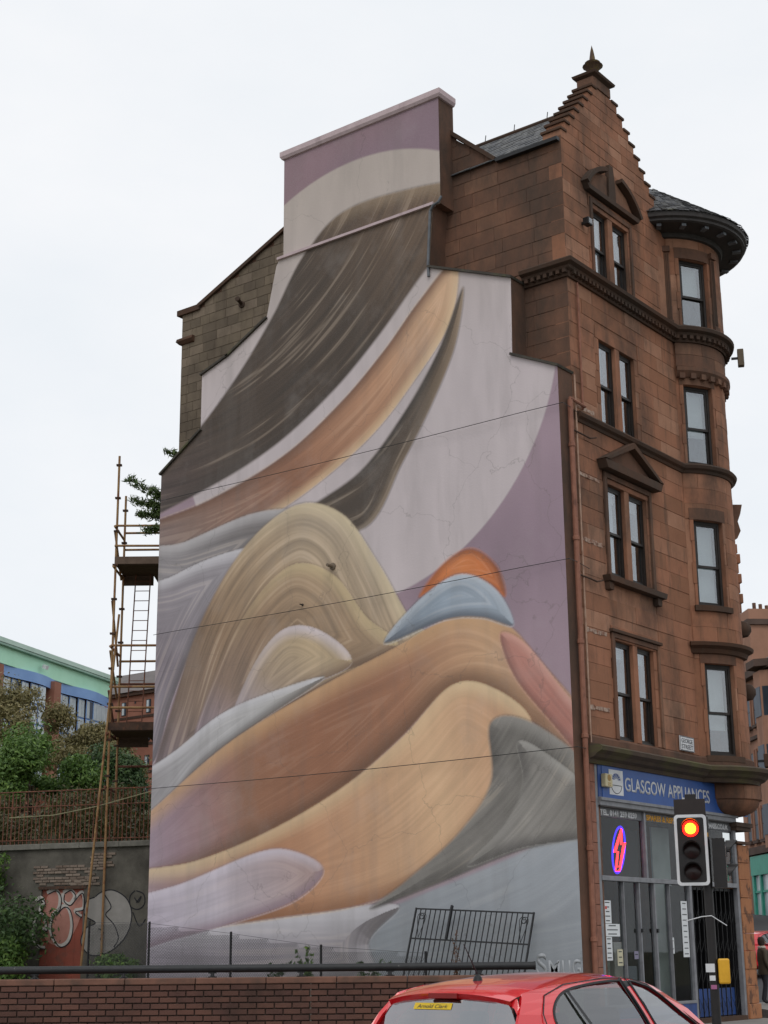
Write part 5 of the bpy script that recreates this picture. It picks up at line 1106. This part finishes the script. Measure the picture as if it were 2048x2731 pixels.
o = ob('lettering', text_mesh('31', m_ink, .8, None, .01, bold=.02), TN); o.matrix_local = Matrix(((-1,0,0,5.6),(0,0,1,.252),(0,1,0,3.55),(0,0,0,1)))

# ------------------------------------------------------------------ traffic signal
TS = thing('traffic_signal', 'traffic signal on a black pole showing red, with white bordered backing board', 'traffic light', (7.6, -10.3, 0), R_(26))
m_sig = M('signal_black', '#221f1f', '#191717', 8, .5, .1)
MB().tube((0, 0, 0), (0, 0, 3.2), .057, 14).build('pole', m_sig, TS, smooth=True); MB().lathe([(.0, 0), (.1, 0), (.1, .25), (.06, .28)], (0, 0, 0), 12).build('pole_base', m_sig, TS)
def rrect(w2, z0, z1, r, n=5):
    P = []
    for cx, cz, a in ((w2-r, z1-r, 0), (-w2+r, z1-r, 90), (-w2+r, z0+r, 180), (w2-r, z0+r, 270)): P += [(cx+r*math.cos(R_(a+90*k/n)), cz+r*math.sin(R_(a+90*k/n))) for k in range(n+1)]
    return P
HD = ob('signal_head', None, TS, (-.17, -.13, 2.36)); HH = .86
MB().prism(rrect(.195, 0, HH, .05), lambda x, z: (x, 0, z), lambda x, z: (x, .02, z)).build('backing_board', m_sig, HD)
oo, ii = rrect(.2, -.005, HH+.005, .05), rrect(.165, .032, HH-.032, .03); bd = MB(); n = len(oo)
bd.add([(x, -.004, z) for x, z in oo]+[(x, -.004, z) for x, z in ii], [(k, (k+1) % n, n+(k+1) % n, n+k) for k in range(n)]); bd.build('white_border', m_white, HD)
MB().box(-.15, .15, .02, .2, .05, HH-.05).build('housing', m_sig, HD)
m_rl = emit_mat('lit_red_lens', '#ff1a10', 5); m_ra = emit_mat('lit_amber_core', '#ffb21a', 9); m_off = M('unlit_lens', '#2a1512', '#1c1010', 6, .3, 0)
for k, z in enumerate((.69, .42, .16)):
    ls = MB(); ls.lathe([(0, .0), (.06, .006), (.1, .02)], (0, 0, 0), 24); ls.build('lens', m_rl if k == 0 else m_off, HD, smooth=True, loc=(0, -.035, z), rot=(R_(-90), 0, 0))
    if k == 0: MB().lathe([(0, .0), (.065, .006), (.066, .012)], (0, 0, 0), 24).build('lamp_core', m_ra, HD, smooth=True, loc=(0, -.045, z), rot=(R_(-90), 0, 0))
    hd = MB(); m_ = 22
    for j in range(m_+1):
        a = R_(-20+220*j/m_); dep = .04+.15*max(0, math.sin(a))**.8
        for y in (-.004, -.004-dep): hd.v.append((.115*math.cos(a), y, z+.115*math.sin(a)))
    hd.f = [(2*j, 2*j+1, 2*j+3, 2*j+2) for j in range(m_)]; hd.build('hood', m_sig, HD)
MB().box(-.22, -.08, .0, .16, 3.42, 3.49).build('top_housing', m_sig, TS); MB().box(-.36, .03, -.1, .2, 3.225, 3.42).build('bracket_box', M('signal_brown', '#2b2220', '#211a19', 6, .6, .1), TS)
for z in (2.45, 3.1): MB().box(-.2, 0, -.02, .06, z, z+.05).build('bracket', m_sig, TS)
PH = ob('pedestrian_head', None, TS, (.2, .05, 2.33)); MB().box(-.12, .04, -.12, .12, 0, .6).build('housing', m_sig, PH); MB().box(-.2, -.16, -.03, .03, .05, .55).build('bracket', m_sig, PH)
for z, m in ((.46, m_off), (.17, emit_mat('dim_green_lens', '#1c6a52', .35))):
    MB().box(.05, .06, -.09, .09, z-.09, z+.09).build('lens', m, PH); hd = MB()
    for j in range(17):
        a = R_(-10+200*j/16); hd.v += [(.05, .12*math.cos(a), z+.12*math.sin(a)), (.09+.11*max(0, math.sin(a)), .12*math.cos(a), z+.12*math.sin(a))]
    hd.f = [(2*j, 2*j+1, 2*j+3, 2*j+2) for j in range(16)]; hd.build('hood', m_sig, PH)
bevel(MB().box(.06, .2, -.07, .07, 1.18, 1.48).build('push_button_unit', M('yellow_plastic', '#dba62a', '#c9951f', 6, .5, 0), TS), .02)
MB().box(-.09, .02, -.066, -.058, 1.32, 1.42).build('sticker', m_white, TS); MB().box(-.05, .02, -.066, -.058, 1.22, 1.28).build('sticker', m_white, TS); MB().box(-.04, .03, -.066, -.058, 1.12, 1.17).build('sticker', M('pink_sticker', '#b06a92', None, 5, .7, 0), TS)
MB().path([(-.3, -.06, 1.93), (-.1, -.07, 1.98), (.02, -.062, 1.99), (.08, -.05, 1.95), (.2, -.05, 1.87)], .006, 4).build('cable_tie', m_white, TS)
MB().box(.03, .045, -.1, .1, 2.95, 3.0).build('side_label', M('yellow_label', '#c9952e', None, 6, .6, 0), TS)

# ------------------------------------------------------------------ red hatchback
m_paint = M('red_car_paint', '#dd1f28', '#d41d25', 1, .22, 0, coat=1, spec=.5); m_trim = M('car_black_trim', '#17181a', '#101113', 5, .5, .05); m_cgl = glass_mat('car_glass', (.4, .43, .43), 1.3, .3, .02); m_cgs = glass_mat('car_side_glass', (.5, .54, .53), 1.3, .15, .02); m_tyre = M('tyre', '#1b1b1c', None, 9, .9, .2); m_rim = M('alloy', '#9a9c9f', None, 4, .35, 0, metal=.8); m_seat = M('seat_cloth', '#3a3b3e', '#2c2d30', 9, .95, .1); m_lampr = M('tail_lamp', '#8f1416', '#7a1012', 3, .15, 0, coat=1); m_lampw = M('head_lamp', '#b9bdc2', None, 3, .15, 0, coat=1)
def hatchback(name, lb, loc, rz, paint, sticker=False, grp=None):
    CR = thing(name, lb, 'car', loc, rz, grp)
    roofc = [(-1.74, 1.315), (-1.68, 1.338), (-1.5, 1.372), (-1.2, 1.408), (-.8, 1.435), (-.4, 1.448), (0, 1.44), (.3, 1.41), (.55, 1.36), (.75, 1.3)]
    RY, RZ = [p[0] for p in roofc], [p[1] for p in roofc]
    zr = lambda y: float(np.interp(y, RY, RZ)); wr = lambda y: float(np.interp(y, [-1.74, -1.5, -1.0, 0, .75], [.56, .585, .6, .6, .55]))
    belt = lambda y: float(np.interp(y, [-1.95, -1.4, 0, 1.3], [1.0, .985, .93, .9])); wb = lambda y: float(np.interp(y, [-1.95, -1.6, -1, .5, 1.3], [.66, .78, .84, .84, .76]))
    def sidex(y, z):                      # width of the greenhouse side at a height
        zt = zr(min(y, .75))-.055; t = (z-belt(y))/max(.05, zt-belt(y)); t = min(max(t, -.2), 1.15); return wb(y)+(wr(min(y, .75))-wb(y))*(t**1.25 if t > 0 else 0)
    # roof skin with rear spoiler
    rs = MB(); ys = np.linspace(-1.74, .75, 34); nx = 16
    for y in ys:
        for k in range(nx+1):
            s = -1+2*k/nx; rs.v.append((wr(y)*s, y+(.05*(s*s) if y < -1.5 else 0), zr(y)-.055*abs(s)**2.4))
    n = nx+1
    for i in range(len(ys)-1):
        for k in range(nx): rs.f.append((i*n+k, i*n+k+1, (i+1)*n+k+1, (i+1)*n+k))
    rs.v += [(wr(-1.74)*(-1+2*k/nx), -1.70+.05*(-1+2*k/nx)**2, zr(-1.74)-.055*abs(-1+2*k/nx)**2.4-.045) for k in range(n)]; b0 = len(rs.v)-n
    rs.f += [(k, k+1, b0+k+1, b0+k) for k in range(nx)]
    rs.build('roof', paint, CR, smooth=True)
    def sub(poly, k=6): return [tuple(p) for p in catmull(poly, k)]
    rwin = sub([(-1.36, 1.07), (-1.3, 1.2), (-1.05, 1.315), (-.6, 1.365), (-.18, 1.38), (-.12, 1.36), (-.03, 1.0), (-.06, .985), (-.6, .99), (-1.2, 1.0)])
    fwin = sub([(.0, 1.37), (.2, 1.345), (.42, 1.29), (.7, 1.13), (.9, .98), (.88, .95), (.5, .95), (.14, .965), (.08, .98), (.0, 1.3)], 5)
    top_ = [(y, zr(y)-.05) for y in np.linspace(-1.55, .7, 26)]
    outer = [(-1.86, .98)]+[(-1.7, 1.17), (-1.62, 1.245)]+top_+[(.93, 1.13), (1.17, .92)]+[(y, belt(y)-.01) for y in np.linspace(1.12, -1.8, 24)]
    for s in (-1, 1):
        mb = MB(); loops = [outer, rwin, fwin]; flat = [p for l in loops for p in l]; T = tessellate_polygon([[Vector((p[0], p[1], 0)) for p in l] for l in loops])
        mb.add([(s*sidex(*p), p[0], p[1]) for p in flat], [tuple(t) for t in T]); o = mb.build('side_frame', paint, CR)
        md = o.modifiers.new('solid', 'SOLIDIFY'); md.thickness = .03; md.offset = -1
        for w_, nm in ((rwin, 'rear_side_window'), (fwin, 'front_side_window')):
            g = MB(); T = tessellate_polygon([[Vector((p[0], p[1], 0)) for p in w_]]); g.add([(s*(sidex(*p)-.012), p[0], p[1]) for p in w_], [tuple(t) for t in T]); g.build(nm, m_cgs, CR)
            MB().path([(s*(sidex(*p)+.002), p[0], p[1]) for p in w_], .011, 5, closed=True).build('window_seal', m_trim, CR)
        pl = [(-.16, 1.378), (.02, 1.374), (.12, .95), (-.05, .975)]; g = MB(); g.add([(s*(sidex(*p)+.006), p[0], p[1]) for p in pl], [(0, 1, 2, 3)]); g.build('centre_pillar', m_trim, CR)
        q = [(-1.03, 1.32), (-.99, 1.322), (-.86, .985), (-.91, .985)]; g = MB(); g.add([(s*(sidex(*p)+.004), p[0], p[1]) for p in q], [(0, 1, 2, 3)]); g.build('window_divider', m_trim, CR)
        dl = [(-1.5, 1.0), (-1.46, 1.17), (-1.32, 1.295), (-1.0, 1.368), (-.4, 1.4), (.05, 1.392), (.35, 1.34), (.72, 1.17), (1.02, .96)]; MB().path([(s*(sidex(*p)+.002), p[0], p[1]) for p in dl], .005, 4).build('door_gap', m_trim, CR)
        MB().path([(s*(sidex(*p)+.003), p[0], p[1]) for p in [(-.04, 1.395), (.05, 1.2), (.1, .95), (.1, .45)]], .004, 4).build('door_gap', m_trim, CR)
        mi = MB(); mi.obox((s*.93, .86, .9), (.09, 0, 0), (0, .05, .01), (0, -.01, .065)); bevel(mi.build('door_mirror', paint, CR), .03, 3)
    # rear window and tailgate
    rg = [(-.52, 1.245), (0, 1.272), (.52, 1.245), (.66, 1.0), (.58, .955), (0, .935), (-.58, .955), (-.66, 1.0)]; yt = lambda z, x: -1.715-(1.27-z)*.55+.1*abs(x/.6)**2.2; P = sub(rg, 5); g = MB(); zz_ = [.93, .94, .955, .98, 1.02, 1.08, 1.14, 1.2, 1.235, 1.255, 1.275]; hw_ = [.2, .45, .59, .645, .655, .63, .595, .56, .53, .46, .15]
    for z_, h_ in zip(zz_, hw_): g.v += [(h_*(-1+k/7), yt(z_, h_*(-1+k/7))-.005, z_) for k in range(15)]
    for j in range(len(zz_)-1): g.f += [(j*15+k, j*15+k+1, (j+1)*15+k+1, (j+1)*15+k) for k in range(14)]
    g.build('rear_window', m_cgl, CR, smooth=True)
    ot = [(-.58, 1.275), (0, 1.3), (.58, 1.275), (.71, 1.0), (.72, .62), (0, .6), (-.72, .62), (-.71, 1.0)]; t_ = MB(); T = tessellate_polygon([[Vector((p[0], p[1], 0)) for p in ot], [Vector((p[0], p[1], 0)) for p in P]]); fl = ot+P; t_.add([(p[0], yt(max(p[1], .93), p[0])-(.93-p[1])*.1*(p[1] < .93), p[1]) for p in fl], [tuple(t) for t in T]); t_.build('tailgate', paint, CR)
    MB().obox((0, -1.742, 1.298), (.13, 0, 0), (0, .012, 0), (0, 0, .018)).build('brake_lamp', m_lampr, CR)
    # windscreen and bonnet
    ws = MB(); ny = 8
    for j in range(ny+1):
        f_ = j/ny; y = .73+.5*f_; z = 1.29-.36*f_
        for k in range(9): s = -1+k/4; ws.v.append(((.53+.2*f_)*s, y-.1*s*s*(1-.3*f_), z-.03*s*s))
    for j in range(ny):
        for k in range(8): ws.f.append((j*9+k, j*9+k+1, (j+1)*9+k+1, (j+1)*9+k))
    ws.build('windscreen', m_cgl, CR, smooth=True)
    bd = MB(); sts = [(-1.98, .60, .45, .62, .32), (-1.95, .72, .35, .8, .3), (-1.85, .80, .26, .97, .28), (-1.5, .855, .2, .98, .28), (-.8, .865, .18, .955, .2), (0, .865, .18, .925, .2), (.8, .86, .18, .9, .2), (1.25, .85, .2, .9, .2), (1.6, .82, .22, .82, .2), (1.85, .74, .28, .7, .22), (1.97, .6, .36, .58, .3)]
    prof = [(0, 0), (.8, 0), (.96, .12), (1.0, .4), (1.01, .62), (.985, .85), (.93, .97), (.7, 1.0), (0, 1.02)]; m2 = len(prof)
    for y, w_, zb, zt, _ in sts:
        for a_, b_ in prof: bd.v.append((w_*a_, y, zb+(zt-zb)*b_))
        for a_, b_ in prof[::-1]: bd.v.append((-w_*a_, y, zb+(zt-zb)*b_))
    m3 = 2*m2
    for i in range(len(sts)-1):
        for k in range(m3): bd.f.append((i*m3+k, i*m3+(k+1) % m3, (i+1)*m3+(k+1) % m3, (i+1)*m3+k))
    bd.f += [tuple(range(m3)), tuple((len(sts)-1)*m3+k for k in range(m3))]; bd.build('body', paint, CR, smooth=True)
    for s in (-1, 1):
        MB().obox((s*.7, -1.87, .88), (.07, .05, 0), (-.02, .05, .0), (0, .03, .15)).build('tail_lamp', m_lampr, CR); MB().obox((s*.62, 1.83, .66), (.14, -.06, 0), (.02, .05, 0), (0, 0, .07)).build('head_lamp', m_lampw, CR)
        for y in (-1.25, 1.22):
            wh = ob('wheel', None, CR, (s*.79, y, .3), (0, R_(90)*s, 0)); MB().lathe([(.2, -.09), (.28, -.1), (.305, -.06), (.305, .06), (.28, .1), (.2, .09)], (0, 0, 0), 28).build('tyre', m_tyre, wh, smooth=True); rm = MB(); rm.lathe([(0, .06), (.05, .07), (.19, .04), (.205, .09), (.2, -.05), (0, -.05)], (0, 0, 0), 20); rm.build('rim', m_rim, wh)
    MB().box(-.7, .7, -2.02, -1.9, .3, .42).build('rear_bumper_trim', m_trim, CR); MB().box(-.26, .26, -2.0, -1.955, .66, .77).build('number_plate', M('yellow_plate', '#c9a93a', None, 5, .5, 0), CR)
    for x in (-.37, .37):
        for y0, h in ((-.75, 1.08), (.05, 1.1)):
            bevel(MB().box(x-.24, x+.24, y0-.1, y0+.02, .5, h-.1).build('seat_back', m_seat, CR), .05, 3); bevel(MB().box(x-.13, x+.13, y0-.1, y0, h-.1, h+.07).build('headrest', m_seat, CR), .04, 3)
    MB().box(-.72, .72, -1.5, 1.1, .46, .5).build('cabin_floor', m_trim, CR); bevel(MB().box(-.7, .7, .75, 1.15, .7, .93).build('dashboard', m_trim, CR), .05, 3)
    an = MB(); an.lathe([(0, 0), (.04, 0), (.03, .03), (.012, .05)], (0, -1.28, zr(-1.28)-.004), 10); an.path([(0, -1.28, zr(-1.28)+.04), (0, -1.46, zr(-1.28)+.27)], .006, 5, .003); an.build('aerial', m_trim, CR)
    if sticker:
        st = ob('window_sticker', None, CR, (0, 0, 0)); Yq = lambda z: yt(z, .2)-.012
        g = MB(); xs_ = [-.28+.36*k/8 for k in range(9)]; g.add([(x_, yt(z_, x_)-.01, z_) for z_ in (1.245, 1.2) for x_ in xs_], [(k, k+1, k+10, k+9) for k in range(8)]); g.build('sticker_sheet', M('yellow_sticker', '#d9b82c', '#cfae26', 6, .6, 0), st)
        me = text_mesh('Arnold Clark', m_ink, .026, .29, .0008, shear=.25)
        for v in me.vertices: x_, z_ = -.245+v.co.x, 1.209+v.co.y; v.co = (x_, yt(z_, x_)-.0115-v.co.z, z_)
        ob('lettering', me, st)
    return CR
hatchback('red_hatchback', 'shiny red hatchback in the foreground seen from its rear right corner', (9.46, -16.88, -.02), 0, m_paint, True)
p = LF(13.1, 55, 0); hatchback('parked_red_car', 'small red car far down the street behind the pedestrians', (p.x, p.y, hz(55)-.1), YAW-R_(55), m_paint)

# ------------------------------------------------------------------ pedestrians
def person(lb, loc, rz, jacket, trouser, hair, h=1.68, step=.16):
    T = thing('person', lb, 'person', loc, rz, None); k = h/1.72
    J = [(0, 0, .95, .13, .1), (0, .0, 1.12, .14, .1), (0, .01, 1.3, .17, .11), (0, .02, 1.42, .14, .09), (0, .02, 1.5, .05, .05), (0, .0, 1.58, .07, .085), (0, -.01, 1.66, .075, .09), (0, -.0, 1.72, .05, .06)]
    E = [(i, i+1) for i in range(7)]; V = [(x*k, y*k, z*k) for x, y, z, a, b in J]; Rr = [(a*k, b*k) for x, y, z, a, b in J]
    def chain(root, pts):
        p_ = root
        for x, y, z, r in pts: V.append((x*k, y*k, z*k)); Rr.append((r*k, r*k)); E.append((p_, len(V)-1)); p_ = len(V)-1
    chain(0, [(.09, .0, .88, .095), (.1, -step*.4, .5, .062), (.1, -step*.2+.03, .1, .045), (.1, -step*.2-.12, .03, .035)]); chain(0, [(-.09, 0, .88, .095), (-.1, step*.2, .5, .062), (-.1, step*.8, .12, .045), (-.1, step*.8-.13, .04, .035)])
    chain(3, [(.18, .02, 1.4, .06), (.24, .03, 1.14, .048), (.25, -.1, .93, .036), (.25, -.16, .86, .03)]); chain(3, [(-.18, .02, 1.4, .06), (-.24, .04, 1.14, .048), (-.23, -.06, .92, .036), (-.23, -.11, .84, .03)])
    me = bpy.data.meshes.new('body'); me.from_pydata(V, E, []); o = ob('body', me, T); sk = o.modifiers.new('skin', 'SKIN'); sk.use_smooth_shade = True
    for i, v in enumerate(me.skin_vertices[0].data): v.radius = Rr[i]; v.use_root = (i == 0)
    o.modifiers.new('subd', 'SUBSURF').levels = 2; o.modifiers['subd'].render_levels = 2
    m, t, b = mat_nodes('clothed_body'); g = n_(t, 'ShaderNodeTexCoord'); sp = n_(t, 'ShaderNodeSeparateXYZ'); t.links.new(g.outputs['Object'], sp.inputs[0])
    c = mixc(t, ramp(t, sp.outputs['Z'], .9*k, .91*k), lin(trouser), lin(jacket)); c = mixc(t, ramp(t, sp.outputs['Z'], 1.475*k, 1.48*k), c, lin('#b98d76')); c = mixc(t, ramp(t, sp.outputs['Z'], .09, .1), lin('#1b1a1c'), c); t.links.new(c, b.inputs['Base Color']); b.inputs['Roughness'].default_value = .85; me.materials.append(m)
    jk = MB(); jk.lathe([(.185*k, .78*k), (.2*k, .85*k), (.18*k, 1.0*k), (.185*k, 1.2*k), (.2*k, 1.32*k), (.16*k, 1.43*k), (.08*k, 1.49*k)], (0, 0, 0), 18); o = jk.build('jacket', M('jacket_'+jacket[1:], jacket, None, 6, .9, .3), T, smooth=True); o.scale = (1, .74, 1)
    cl = MB(); cl.lathe([(.05*k, 1.47*k), (.1*k, 1.46*k), (.115*k, 1.49*k), (.1*k, 1.53*k), (.05*k, 1.52*k)], (0, .02, 0), 14); cl.build('collar', M('fur_collar', '#cfc8bd', '#b9b1a5', 20, .95, .5), T, smooth=True)
    hr = MB(); hr.lathe([(0, 1.775*k), (.06*k, 1.765*k), (.098*k, 1.71*k), (.1*k, 1.64*k), (.09*k, 1.56*k), (.06*k, 1.54*k)], (0, .022*k, 0), 16); o = hr.build('hair', M('hair_'+hair[1:], hair, None, 20, .7, .4), T, smooth=True)
    for s in (-1, 1): MB().lathe([(0, -.012), (.012, 0), (0, .012)], (s*.03*k, -.088*k, 1.645*k), 8).build('eye', m_ink, T)
    MB().lathe([(0, -.03), (.014, -.02), (.008, .02), (0, .03)], (0, -.1*k, 1.62*k), 8).build('nose', M('skin_tone', '#b98d76', None, 6, .7, 0), T)
    return T
p = LF(9.98, 43); person('pedestrian in a dark olive jacket with pale fur collar walking past the corner', (p.x, p.y, .16), YAW+R_(100), '#4b4234', '#23242a', '#3b2d25')
p = LF(10.42, 43.6); person('pedestrian in a brown jacket at the right picture edge', (p.x, p.y, .18), YAW-R_(60), '#5e4a3c', '#26272c', '#2e2521', 1.7, .2)
mb = MB(); mb.prism([(LF(a_, b_).x, LF(a_, b_).y) for a_, b_ in ((9.2, 38.6), (14, 39), (15, 50), (9.0, 50))], lambda x, y: (x, y, -.3), lambda x, y: (x, y, .16)); mb.build('high_street_pavement', m_paving, kind='structure')
bpy.context.view_layer.update()
print('stones', STN[0], 'objects', len(bpy.data.objects))
